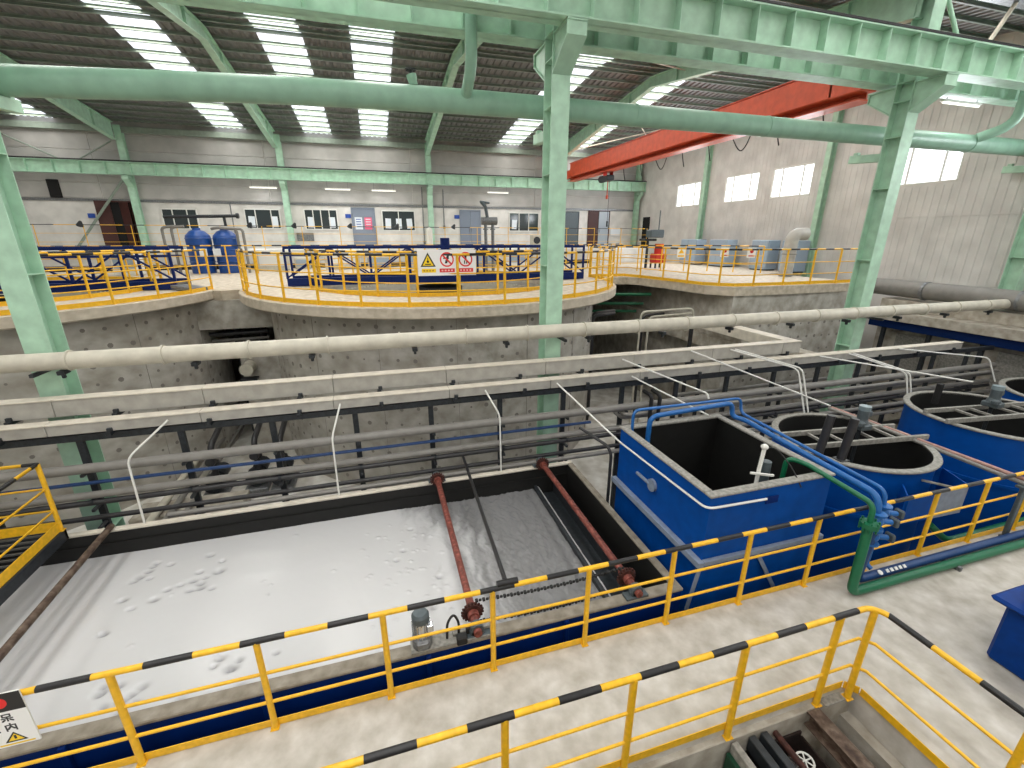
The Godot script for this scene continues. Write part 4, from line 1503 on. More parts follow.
	# white conduits dropping from the troughs
	var cs := [
		[[Vector3(-3.68, 1.98, -8.5), Vector3(-4.24, 1.49, -8.15), Vector3(-4.25, 0.26, -8.12)], "white bent conduit on the far rim, nearest the left steel column"],
		[[Vector3(-0.88, 1.98, -8.5), Vector3(-1.06, 1.46, -8.15), Vector3(-1.07, 0.26, -8.12)], "white bent conduit in the middle of the froth tank's far rim"],
		[[Vector3(1.94, 1.98, -8.5), Vector3(2.16, 1.54, -8.15), Vector3(2.17, 0.26, -8.12)], "white bent conduit on the far rim between the two red shafts"],
		[[Vector3(3.54, 1.98, -8.5), Vector3(4.09, 1.35, -6.7), Vector3(4.08, 1.44, -4.29), Vector3(5.1, 1.42, -4.285)], "long white conduit wrapped round the corner of the square blue tank"],
		[[Vector3(5.29, 2.3, -8.82), Vector3(6.15, 2.02, -6.95), Vector3(6.16, 1.92, -6.9)], "white conduit ending at the blue pipe arch"],
		[[Vector3(5.37, 1.98, -8.5), Vector3(6.1, 1.62, -6.78)], "white conduit ending on the back rim of the square blue tank"],
		[[Vector3(8.31, 2.33, -8.82), Vector3(9.2, 2.09, -7.62), Vector3(9.3, 1.1, -7.32)], "left of the paired white conduits bending down to the first round tank"],
		[[Vector3(8.45, 2.33, -8.82), Vector3(9.33, 2.09, -7.62), Vector3(9.42, 1.1, -7.32)], "right of the paired white conduits bending down to the first round tank"],
		[[Vector3(7.14, 2.38, -8.82), Vector3(9.7, 1.33, -7.05)], "long straight white conduit reaching the pipe stand at the first round tank"],
		[[Vector3(11.91, 2.05, -8.5), Vector3(12.82, 1.7, -7.6), Vector3(12.95, 0.7, -7.4)], "left of the paired white conduits bending down to the second round tank"],
		[[Vector3(12.05, 2.05, -8.5), Vector3(12.95, 1.7, -7.6), Vector3(13.08, 0.7, -7.4)], "right of the paired white conduits bending down to the second round tank"],
		[[Vector3(10.9, 2.05, -8.5), Vector3(12.5, 1.95, -6.1)], "long straight white conduit reaching the motor of the second round tank"],
		[[Vector3(13.78, 2.05, -8.5), Vector3(16.0, 1.85, -7.65), Vector3(16.2, 1.2, -7.45)], "white conduit bending down to the third round tank"]]
	for c in cs:
		long_pipe("white_conduit", c[1], c[0], 0.018, M.conduit, 0.14, 8, "conduit")

# ---------------------------------------------------------------- froth tank
const FX0 := -6.7
const FX1 := 3.78
const FZ0 := -8.16
const FZ1 := -4.21

func build_froth_tank():
	var t := thing("froth_tank", "big open rectangular tank with navy sides full of pale froth", "tank")
	var st := mb()
	bb(st, FX0, FX1, FLOOR, 0.2, FZ1 - 0.03, FZ1)
	bb(st, FX0, FX1, FLOOR, 0.2, FZ0, FZ0 + 0.03)
	bb(st, FX0, FX0 + 0.03, FLOOR, 0.2, FZ0 + 0.03, FZ1 - 0.03)
	bb(st, FX1 - 0.03, FX1, FLOOR, 0.2, FZ0 + 0.03, FZ1 - 0.03)
	obj("shell", st, M.navy, t)
	st = mb()
	bb(st, FX0 + 0.03, FX1 - 0.03, -1.6, 0.2, FZ1 - 0.1, FZ1 - 0.032)
	bb(st, FX0 + 0.03, FX1 - 0.03, -1.6, 0.2, FZ0 + 0.032, FZ0 + 0.075)
	bb(st, FX1 - 0.09, FX1 - 0.032, -1.6, 0.2, FZ0 + 0.08, FZ1 - 0.1)
	bb(st, FX0 + 0.032, FX0 + 0.09, -1.6, 0.2, FZ0 + 0.08, FZ1 - 0.1)
	bb(st, FX0, FX1 - 0.1, -0.02, 0.0, FZ0 + 0.08, FZ0 + 0.10)
	obj("lining", st, M.lining, t)
	st = mb()
	bb(st, FX0, FX1 + 0.02, 0.2, 0.25, FZ1 - 0.15, FZ1 + 0.02, 0.012)
	bb(st, FX1 - 0.1, FX1 + 0.02, 0.2, 0.25, FZ0 + 0.09, FZ1 - 0.15, 0.012)
	bb(st, FX0, FX0 + 0.1, 0.2, 0.25, FZ0 + 0.09, FZ1 - 0.15, 0.012)
	obj("rim", st, M.rim_conc, t)
	st = mb()
	bb(st, FX0, FX1 + 0.02, 0.2, 0.25, FZ0 - 0.02, FZ0 + 0.09, 0.012)
	tag(obj("rim", st, M.tray_lid, t), "paler far rim")
	for x in [-5.2, -3.4, -1.6, 0.2, 2.0, 3.6]:
		st = mb()
		bb(st, x - 0.03, x + 0.03, FLOOR, 0.2, FZ1, FZ1 + 0.05, 0.006)
		obj("stiffener_rib", st, M.navy, t)
	st = mb()
	bb(st, 2.9, 2.965, -1.5, -0.19, FZ0 + 0.08, FZ1 - 0.1)
	bar(st, Vector3(3.22, -0.42, FZ0 + 0.08), Vector3(3.22, -0.42, FZ1 - 0.1), 0.3, 0.02)
	bb(st, 3.36, 3.39, -1.2, -0.15, FZ0 + 0.08, FZ1 - 0.1)
	obj("weir_plate", st, M.dark_steel, t)
	# froth and slurry
	var f := FastNoiseLite.new()
	f.seed = 12
	f.frequency = 0.55
	f.fractal_octaves = 5
	var g := FastNoiseLite.new()
	g.seed = 5
	g.frequency = 1.6
	g.fractal_octaves = 3
	g.domain_warp_enabled = true
	g.domain_warp_amplitude = 0.6
	g.domain_warp_frequency = 0.7
	var dents := []
	for i in 22: dents.append(Vector3(-3.5 + rng.randf_range(-0.7, 0.6), -7.1 + rng.randf_range(-0.6, 0.5), rng.randf_range(0.05, 0.09)))
	for i in 26: dents.append(Vector3(-2.9 + rng.randf_range(-0.8, 0.9), -5.0 + rng.randf_range(-0.45, 0.5), rng.randf_range(0.05, 0.09)))
	for i in 70: dents.append(Vector3(rng.randf_range(-0.6, 0.9), rng.randf_range(-7.6, -4.5), rng.randf_range(0.02, 0.045)))
	for i in 30: dents.append(Vector3(rng.randf_range(-4.4, 0.8), rng.randf_range(-8.0, -4.5), rng.randf_range(0.03, 0.06)))
	var nx := 340
	var nz := 170
	var x0 := FX0 + 0.09
	var x1 := 2.93
	var z0 := FZ0 + 0.08
	var z1 := FZ1 - 0.1
	var w := FastNoiseLite.new()
	w.seed = 77
	w.frequency = 1.0
	w.fractal_octaves = 3
	var hs := []
	var cs := PackedColorArray()
	for j in nz + 1:
		var row := []
		for i in nx + 1:
			var x := lerpf(x0, x1, float(i) / nx)
			var z := lerpf(z0, z1, float(j) / nz)
			var back := clampf((-6.4 - z) / 1.6, 0, 1)
			var edge := 1.05 - 0.75 * back * back + 0.12 * f.get_noise_2d(x * 0.5, z * 1.5)
			# foam thins out in swirling streaks towards the outlet
			var wx := x + 0.35 * f.get_noise_2d(x * 0.9, z * 0.9 + 30)
			var wz := z + 0.5 * f.get_noise_2d(x * 0.9 + 50, z * 0.9)
			var streak := g.get_noise_2d(wx * 2.6, wz * 0.5)
			var thin := smoothstep(-0.55, 0.75, x - edge + 0.55 * streak)
			var k := 1.0 - thin
			var y := -0.275 + 0.03 * k + 0.006 * f.get_noise_2d(x * 2.0, z * 2.0) * k
			y += thin * (0.030 * w.get_noise_2d(x * 7.0 + 1.2 * z, z * 2.0) + 0.016 * w.get_noise_2d(x * 15.0 + 20, z * 6.0))
			y += 0.014 * streak * (1.0 - absf(2.0 * thin - 1.0))
			row.append(y)
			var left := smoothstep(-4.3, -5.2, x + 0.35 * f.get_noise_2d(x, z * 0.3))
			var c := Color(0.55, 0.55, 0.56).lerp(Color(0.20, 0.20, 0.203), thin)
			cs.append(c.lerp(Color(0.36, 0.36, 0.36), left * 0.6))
		hs.append(row)
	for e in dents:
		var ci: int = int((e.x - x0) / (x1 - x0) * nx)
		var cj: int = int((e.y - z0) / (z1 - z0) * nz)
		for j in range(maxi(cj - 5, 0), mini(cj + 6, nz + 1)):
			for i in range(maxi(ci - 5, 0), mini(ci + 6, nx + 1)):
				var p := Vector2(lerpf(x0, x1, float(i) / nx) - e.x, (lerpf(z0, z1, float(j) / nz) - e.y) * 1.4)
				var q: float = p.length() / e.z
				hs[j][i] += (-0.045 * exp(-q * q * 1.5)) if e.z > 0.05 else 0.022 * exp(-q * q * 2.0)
				if e.z > 0.05:   # shade inside the dents, painted into the vertex colour
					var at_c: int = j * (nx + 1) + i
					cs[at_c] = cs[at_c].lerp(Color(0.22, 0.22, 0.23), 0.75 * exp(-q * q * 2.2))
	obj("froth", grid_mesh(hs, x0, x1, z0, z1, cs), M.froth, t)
	# thin sheet of water falling over the weir
	hs = []
	for j in 81:
		var row := []
		for i in 9:
			var u := i / 8.0
			row.append(-0.215 - 0.24 * u * u + 0.03 * w.get_noise_2d(u * 2.0, j * 0.22) * u)
		hs.append(row)
	obj("falling_water", grid_mesh(hs, 2.966, 3.11, z0, z1), M.fall, t)
	# red shafts with sprockets
	shaft("red-brown sprocket shaft lying across the froth, next to the motor", 0.81)
	shaft("red-brown sprocket shaft lying across the outlet end of the froth tank", 3.06)
	var ch := thing("drive_chain", "black drive chain stretched between the two red shafts", "chain")
	for s in [0, 1]:
		st = mb()
		var yy = 0.53 - 0.34 * s
		var n := 46
		for k in n:
			var xa := lerpf(0.85, 3.02, float(k) / n)
			var xb := lerpf(0.85, 3.02, (k + 0.8) / n)
			var sag = 0.05 * sin(PI * k / n) * (1 + s * 0.6)
			bx(st, Vector3((xa + xb) * 0.5, yy - sag, -4.52), Vector3(xb - xa, 0.035, 0.05 if k % 2 == 0 else 0.025), 0.006)
		obj("chain_strand", st, M.rail_black, ch)
	var st2 := mb()
	tube(st2, [Vector3(1.40, 0.62, -8.3), Vector3(1.12, 1.2, -3.99)], 0.028, 8)
	cyl(st2, Vector3(1.0, 1.235, -3.97), Vector3(1.25, 1.235, -3.97), 0.04, 8)
	tag(obj("skimmer_pole", st2, M.black_paint), "thin black pole leaning from the far rim to the railing", "pole")
	st2 = mb()
	tube(st2, [Vector3(-4.72, 0.3, -8.12), Vector3(-4.62, 0.3, -4.22)], 0.05, 10)
	tag(obj("cross_pole", st2, M.pole_wood), "weathered grey-brown pole lying across the left end of the froth tank", "pole")
	# gear motor on its base
	var mo := thing("gear_motor", "small grey gear motor on a rusty base at the near rim", "motor", "", Vector3(0.14, 0.25, -4.3))
	st = mb()
	bx(st, Vector3(0.36, 0.02, 0.02), Vector3(1.0, 0.04, 0.2), 0.006)
	bx(st, Vector3(0.62, 0.07, 0.0), Vector3(0.5, 0.05, 0.06), 0.006)
	obj("base", st, M.rim_grey, mo)
	st = mb()
	cyl(st, Vector3(0, 0.04, 0), Vector3(0, 0.16, 0), 0.12, 16)
	bx(st, Vector3(0, 0.1, 0.06), Vector3(0.18, 0.14, 0.14), 0.03)
	obj("gearbox", st, M.galv, mo)
	st = mb()
	cyl(st, Vector3(0, 0.16, 0), Vector3(0, 0.4, 0), 0.09, 16)
	for k in 14:
		var a := TAU * k / 14
		bx(st, Vector3(sin(a) * 0.098, 0.29, cos(a) * 0.098), Vector3(0.008, 0.2, 0.03), 0, Basis(Vector3.UP, a))
	bx(st, Vector3(0.1, 0.3, 0.04), Vector3(0.08, 0.1, 0.08), 0.01)
	obj("motor_body", st, M.chrome, mo)
	st = mb()
	lathe(st, Vector3(0, 0.4, 0), [Vector2(0.105, 0), Vector2(0.105, 0.08), Vector2(0.08, 0.115), Vector2(0, 0.125)], 18)
	obj("fan_cover", st, M.motor, mo)
	st = mb()
	tube(st, [Vector3(0.3, 0.05, 0.03), Vector3(0.31, 0.25, 0.0), Vector3(0.4, 0.34, -0.04), Vector3(0.46, 0.22, 0.0), Vector3(0.44, 0.05, 0.03)], 0.016, 7, 0.1)
	obj("cable_loop", st, M.rail_black, mo)
	st = mb()
	bx(st, Vector3(0.47, 0.06, 0.1), Vector3(0.13, 0.12, 0.1), 0.015)
	bx(st, Vector3(0.56, 0.09, 0.02), Vector3(0.05, 0.1, 0.05), 0.01)
	obj("junction_box", st, M.rail_black, mo)
	# platform at the left end with its own railing
	var p := thing("grated_platform", "small grated platform over the left end of the froth tank", "platform")
	st = mb()
	for k in 26: bb(st, -8.2, -5.3, 0.42, 0.45, -7.9 + k * 0.145, -7.9 + k * 0.145 + 0.02)
	for k in 10: bb(st, -8.2 + k * 0.3, -8.2 + k * 0.3 + 0.01, 0.41, 0.44, -7.9, -4.2)
	tag(obj("grating", st, M.grating, p), "", "", "", "stuff")
	st = mb()
	bb(st, -5.3, -5.24, 0.27, 0.46, -7.98, -4.15, 0.006)
	bb(st, -8.2, -5.24, 0.27, 0.46, -7.98, -7.92, 0.006)
	bb(st, -8.2, -5.3, 0.27, 0.4, -4.2, -4.15, 0.006)
	obj("edge_channel", st, M.dark_steel, p)
	railing("yellow_railing", "yellow corner railing of the grated platform at the left edge", [Vector2(-8.2, -7.93), Vector2(-5.27, -7.93), Vector2(-5.27, -4.9)], 0.46, {"r": 0.028, "pr": 0.034, "posts": [0.2, 1.6, 2.93, 4.4, 5.9], "toe_h": 0.16, "phase": 2.75, "band": 0.33})

func grid_mesh(hs: Array, x0: float, x1: float, z0: float, z1: float, cs := PackedColorArray()) -> ArrayMesh:
	var nz := hs.size() - 1
	var nx: int = hs[0].size() - 1
	var v := PackedVector3Array()
	var nn := PackedVector3Array()
	var ix := PackedInt32Array()
	var dx := (x1 - x0) / nx
	var dz := (z1 - z0) / nz
	for j in nz + 1:
		for i in nx + 1:
			v.append(Vector3(x0 + dx * i, hs[j][i], z0 + dz * j))
			var gx: float = (hs[j][mini(i + 1, nx)] - hs[j][maxi(i - 1, 0)]) / (dx * (mini(i + 1, nx) - maxi(i - 1, 0)))
			var gz: float = (hs[mini(j + 1, nz)][i] - hs[maxi(j - 1, 0)][i]) / (dz * (mini(j + 1, nz) - maxi(j - 1, 0)))
			nn.append(Vector3(-gx, 1, -gz).normalized())
	for j in nz:
		for i in nx:
			var a := j * (nx + 1) + i
			ix.append_array([a, a + 1, a + nx + 2, a, a + nx + 2, a + nx + 1])
	var arr := []
	arr.resize(Mesh.ARRAY_MAX)
	arr[Mesh.ARRAY_VERTEX] = v
	arr[Mesh.ARRAY_NORMAL] = nn
	arr[Mesh.ARRAY_INDEX] = ix
	if cs.size() > 0: arr[Mesh.ARRAY_COLOR] = cs
	var m := ArrayMesh.new()
	m.add_surface_from_arrays(Mesh.PRIMITIVE_TRIANGLES, arr)
	return m

func shaft(label: String, x: float):
	var t := thing("sprocket_shaft", label, "shaft", "", Vector3(x, 0.36, 0))
	var st := mb()
	cyl(st, Vector3(0, 0, -8.12), Vector3(0, 0, -4.16), 0.052, 14)
	obj("shaft", st, M.shaft_red, t)
	var k := 0
	for z in [-8.0, -4.52]:
		st = mb()
		cyl(st, Vector3(0, 0, z - 0.03), Vector3(0, 0, z + 0.03), 0.12, 20)
		for i in 18:
			var a := TAU * i / 18
			bx(st, Vector3(sin(a) * 0.132, cos(a) * 0.132, z), Vector3(0.028, 0.04, 0.03), 0.006, Basis(Vector3.BACK, -a))
		obj("sprocket", st, M.rust, t)
		st = mb()
		cyl(st, Vector3(0, 0, z - 0.1), Vector3(0, 0, z + 0.1), 0.075, 14)
		obj("hub", st, M.shaft_red, t)
		k += 1
	for z in [-8.12, -4.26]:
		st = mb()
		bx(st, Vector3(0, -0.085, z), Vector3(0.34, 0.04, 0.14), 0.008)
		bx(st, Vector3(0, -0.04, z), Vector3(0.18, 0.1, 0.1), 0.02)
		cyl(st, Vector3(0, 0, z - 0.05), Vector3(0, 0, z + 0.05), 0.085, 14)
		obj("bearing_block", st, M.motor, t)

# ---------------------------------------------------------------- blue tanks at the right
func build_tanks():
	var x0 := 4.17
	var x1 := 6.36
	var z0 := -6.8
	var z1 := -4.34
	var yt := 1.6
	var t := thing("square_blue_tank", "open square blue tank with a black inside", "tank")
	var st := mb()
	bb(st, x0, x1, FLOOR, yt - 0.04, z1 - 0.04, z1)
	bb(st, x0, x1, FLOOR, yt - 0.04, z0, z0 + 0.04)
	bb(st, x0, x0 + 0.04, FLOOR, yt - 0.04, z0 + 0.04, z1 - 0.04)
	bb(st, x1 - 0.04, x1, FLOOR, yt - 0.04, z0 + 0.04, z1 - 0.04)
	obj("shell", st, M.blue, t)
	st = mb()
	bb(st, x0 + 0.04, x1 - 0.04, FLOOR + 0.06, yt - 0.02, z1 - 0.07, z1 - 0.042)
	bb(st, x0 + 0.04, x1 - 0.04, FLOOR + 0.06, yt - 0.02, z0 + 0.042, z0 + 0.07)
	bb(st, x0 + 0.042, x0 + 0.07, FLOOR + 0.06, yt - 0.02, z0 + 0.07, z1 - 0.07)
	bb(st, x1 - 0.07, x1 - 0.042, FLOOR + 0.06, yt - 0.02, z0 + 0.07, z1 - 0.07)
	bb(st, x0 + 0.07, x1 - 0.07, FLOOR + 0.06, FLOOR + 0.1, z0 + 0.07, z1 - 0.07)
	obj("lining", st, M.lining, t)
	st = mb()
	bb(st, x0 - 0.03, x1 + 0.03, yt - 0.03, yt + 0.01, z1 - 0.11, z1 + 0.03, 0.01)
	bb(st, x0 - 0.03, x1 + 0.03, yt - 0.03, yt + 0.01, z0 - 0.03, z0 + 0.11, 0.01)
	bb(st, x0 - 0.03, x0 + 0.11, yt - 0.03, yt + 0.01, z0 + 0.11, z1 - 0.11, 0.01)
	bb(st, x1 - 0.11, x1 + 0.03, yt - 0.03, yt + 0.01, z0 + 0.11, z1 - 0.11, 0.01)
	obj("rim", st, M.rim_grey, t)
	st = mb()
	bb(st, x0 - 0.1, x0, 0.44, 0.54, z0 - 0.05, z1 + 0.07, 0.008)
	obj("flange_band", st, M.flange, t)
	st = mb()
	bb(st, x0, x1 + 0.05, 0.46, 0.54, z1, z1 + 0.07, 0.008)
	obj("flange_band", st, M.flange, t)
	st = mb()
	cyl(st, Vector3(x0 - 0.05, 1.02, -5.65), Vector3(x0, 1.02, -5.65), 0.11, 16)
	bx(st, Vector3(x0 - 0.04, 1.02, -5.9), Vector3(0.05, 0.05, 0.4), 0.01)
	obj("inspection_cover", st, M.flange, t)
	st = mb()
	bx(st, Vector3(5.25, 1.36, z1 + 0.015), Vector3(0.22, 0.12, 0.02), 0.005)
	obj("conduit_box", st, M.navy, t)
	st = mb()
	bar(st, Vector3(4.0, -0.3, -4.3), Vector3(4.14, 0.5, -4.3), 0.03, 0.05)
	obj("ladder_rod", st, M.flange, t)
	st = mb()
	bar(st, Vector3(5.2, 0.4, -4.32), Vector3(5.6, -0.3, -4.24), 0.03, 0.06)
	obj("ladder_rod", st, M.flange, t)
	# white level pipe in the tank, with its bracket
	var p := thing("white_level_pipe", "white plastic level pipe with a ball cap standing in the square tank", "pipe", "", Vector3(5.22, 1.6, -4.62))
	st = mb()
	tube(st, [Vector3(-0.02, -1.0, 0), Vector3(0.03, 0.06, -0.02), Vector3(0.10, 0.40, -0.06)], 0.03, 10)
	obj("tube", st, M.conduit, p)
	st = mb()
	ball(st, Vector3(0.10, 0.43, -0.06), Vector3(0.055, 0.045, 0.055), 12)
	obj("cap", st, M.conduit, p)
	st = mb()
	bar(st, Vector3(-0.12, 0.05, -0.02), Vector3(0.2, 0.02, 0.1), 0.03, 0.03)
	obj("bracket", st, M.conduit, p)
	long_pipe("black_cable", "thin black cable looping from the white level pipe over the rim", [Vector3(5.34, 2.02, -4.68), Vector3(5.6, 1.95, -4.72), Vector3(5.72, 1.72, -4.5), Vector3(5.72, 1.5, -4.29)], 0.01, M.rail_black, 0.2, 6, "cable")
	st = mb()
	cyl(st, Vector3(5.46, 1.0, -4.72), Vector3(5.46, 1.75, -4.72), 0.075, 14)
	tag(obj("sensor_tube", st, M.motor), "short dark grey tube beside the white level pipe", "tube")
	# blue pipes arching over the back rim
	long_pipe("blue_feed_pipe", "thick blue pipe arching out of the square tank to the valves", [Vector3(4.62, 0.5, -6.58), Vector3(4.62, 1.84, -6.58), Vector3(6.45, 1.92, -6.58), Vector3(6.47, 1.64, -6.56), Vector3(6.62, 1.62, -6.4), Vector3(6.6, 1.5, -3.8), Vector3(6.6, 1.15, -3.76)], 0.047, M.pipe_blue, 0.18, 12)
	long_pipe("blue_feed_pipe", "thin blue pipe arching behind the thick one", [Vector3(4.34, 0.5, -6.7), Vector3(4.34, 1.95, -6.7), Vector3(6.82, 1.92, -6.75), Vector3(6.83, 1.62, -6.72), Vector3(6.84, 1.5, -3.88), Vector3(6.84, 1.2, -3.84)], 0.029, M.pipe_blue, 0.14, 10)
	round_tank("first", Vector2(8.75, -5.82), 1.36, 1.2)
	round_tank("second", Vector2(12.85, -5.72), 1.56, 1.3)
	round_tank("third", Vector2(16.55, -5.75), 1.62, 1.3)
	# overflow box on the first tank
	var o := thing("overflow_box", "pale blue-grey overflow box with a dark open top on the first round tank", "box")
	st = mb()
	var q := PackedVector2Array([Vector2(8.0, -4.2), Vector2(9.35, -4.16), Vector2(9.62, -4.7), Vector2(9.4, -4.66), Vector2(8.6, -4.45)])
	slab(st, q, 0.45, 0.49)
	bar(st, Vector3(8.0, 0.73, -4.2), Vector3(8.6, 0.73, -4.18), 0.02, 0.54)
	bar(st, Vector3(9.36, 0.73, -4.18), Vector3(9.62, 0.73, -4.7), 0.02, 0.54)
	bar(st, Vector3(7.99, 0.73, -4.22), Vector3(8.3, 0.73, -4.5), 0.02, 0.54)
	obj("box_body", st, M.blue, o)
	st = mb()
	bar(st, Vector3(8.61, 0.73, -4.18), Vector3(9.35, 0.73, -4.16), 0.02, 0.54)
	obj("front_plate", st, M.flange, o)
	st = mb()
	slab(st, PackedVector2Array([Vector2(8.08, -4.23), Vector2(9.3, -4.2), Vector2(9.5, -4.62), Vector2(9.3, -4.62), Vector2(8.6, -4.44)]), 0.6, 0.62)
	obj("liquid", st, M.opening, o)
	st = mb()
	bar(st, Vector3(8.75, 1.0, -4.5), Vector3(9.0, 1.0, -4.18), 0.03, 0.03)
	obj("brace", st, M.rim_grey, o)
	# stand pipes and the long paired pipes that cross the first tank
	for i in 2:
		st = mb()
		var a := Vector3([7.46, 7.72][i], 1.16, [-5.43, -5.2][i])
		cyl(st, a, a + Vector3(0.1, 0.82, 0), 0.07, 12)
		bx(st, a + Vector3(0, 0.03, 0), Vector3(0.2, 0.05, 0.2), 0.01)
		tag(obj("stand_pipe", st, M.pvc_dark), ["dark upright stand pipe at the left edge of the first round tank", "dark upright stand pipe on the near rim of the first round tank"][i], "pipe")
	long_pipe("paired_pipe", "pinkish long pipe, upper of the pair crossing the first round tank", [Vector3(9.75, 1.28, -7.05), Vector3(9.8, 1.27, -6.0), Vector3(10.25, 1.1, -3.75)], 0.035, M.pink_pipe, 0.6, 10)
	long_pipe("paired_pipe", "grey long pipe, lower of the pair crossing the first round tank", [Vector3(9.66, 1.28, -7.05), Vector3(9.71, 1.27, -6.0), Vector3(10.15, 1.06, -3.75)], 0.035, M.pvc_grey, 0.6, 10)
	st = mb()
	bx(st, Vector3(10.2, 0.5, -3.86), Vector3(0.1, 1.0, 0.06), 0.01)
	bx(st, Vector3(10.2, 1.02, -3.84), Vector3(0.34, 0.05, 0.14), 0.01)
	bx(st, Vector3(10.2, 0.02, -3.84), Vector3(0.2, 0.03, 0.12), 0.006)
	tag(obj("pipe_post", st, M.motor), "grey post carrying the paired pipes in front of the railing", "post")
	long_pipe("green_side_pipe", "green pipe bending along behind the railing below the round tanks", [Vector3(8.75, 0.3, -4.2), Vector3(9.3, -0.13, -4.16), Vector3(10.0, -0.1, -4.14), Vector3(18, -0.06, -4.13)], 0.06, M.pipe_green, 0.2, 12)

func round_tank(which: String, c: Vector2, r: float, yt: float):
	var t := thing("round_blue_tank", which + " round blue mixing tank counting from the square tank", "tank", "", Vector3(c.x, 0, c.y))
	var st := mb()
	lathe(st, Vector3.ZERO, [Vector2(r - 0.05, FLOOR), Vector2(r - 0.05, yt - 0.03)], 56)
	lathe(st, Vector3.ZERO, [Vector2(r - 0.05, 0.2), Vector2(r - 0.01, 0.2), Vector2(r - 0.01, 0.27), Vector2(r - 0.05, 0.27)], 56)
	obj("shell", st, M.blue, t)
	st = mb()
	lathe(st, Vector3.ZERO, [Vector2(r - 0.12, yt - 0.02), Vector2(r - 0.12, FLOOR + 0.4), Vector2(0, FLOOR + 0.4)], 56)
	obj("lining", st, M.lining, t)
	st = mb()
	lathe(st, Vector3.ZERO, [Vector2(r - 0.12, yt - 0.04), Vector2(r, yt - 0.04), Vector2(r + 0.01, yt - 0.02), Vector2(r, yt), Vector2(r - 0.12, yt), Vector2(r - 0.12, yt - 0.04)], 56)
	obj("rim", st, M.rim_grey, t)
	# bridge of two channels
	var turn := -0.12
	var b := Basis(Vector3.UP, turn)
	for s in [-0.28, 0.28]:
		var L := sqrt(r * r - s * s) * 2.0
		st = mb()
		bx(st, b * Vector3(0, yt + 0.05, s), Vector3(L + 0.3 if s > 0 else L, 0.1, 0.06), 0.006, b)
		obj("bridge_channel", st, M.rim_grey, t)
	for x in [-0.75, -0.35, 0.35, 0.8]:
		st = mb()
		bx(st, b * Vector3(x, yt + 0.04, 0), Vector3(0.05, 0.05, 0.54), 0.005, b)
		obj("cross_piece", st, M.rim_grey, t)
	st = mb()
	bar(st, Vector3(0.3, yt - 0.6, 0.3), Vector3(-0.3, yt - 0.05, r * 0.9), 0.05, 0.05)
	obj("baffle", st, M.rim_grey, t)
	var g := obj("mixer_drive", mixer_mesh(0.0), M.motor, t, Vector3(0.22 if which == "first" else -0.15, yt + 0.09, -0.02), Basis.IDENTITY.scaled(Vector3(0.74, 0.74, 0.74)))
	st = mb()
	cyl(st, Vector3(0.08, -2.6, -0.05), Vector3(0.08, 0.1, -0.05), 0.05, 10)
	obj("mixer_shaft", st, M.dark_steel, g)
	st = mb()
	cyl(st, Vector3(0.08, 0.62, -0.05), Vector3(0.08, 0.74, -0.05), 0.14, 16)
	obj("fan_cover", st, M.galv_blue, g)
	if which != "first":
		st = mb()
		bx(st, Vector3(-0.42, yt + 0.2, -0.9), Vector3(0.12, 0.5, 0.1), 0.01)
		obj("switch_post", st, M.rail_black, t)

func mixer_mesh(yt: float) -> SurfaceTool:
	var st := mb()
	bx(st, Vector3(0.08, yt + 0.17, -0.05), Vector3(0.36, 0.16, 0.4), 0.03)
	cyl(st, Vector3(0.08, yt + 0.24, -0.05), Vector3(0.08, yt + 0.36, -0.05), 0.18, 14, 0.13)
	cyl(st, Vector3(0.08, yt + 0.36, -0.05), Vector3(0.08, yt + 0.62, -0.05), 0.13, 16)
	bx(st, Vector3(0.26, yt + 0.5, -0.05), Vector3(0.14, 0.16, 0.14), 0.02)
	bx(st, Vector3(-0.16, yt + 0.3, 0.1), Vector3(0.2, 0.14, 0.16), 0.03)
	return st

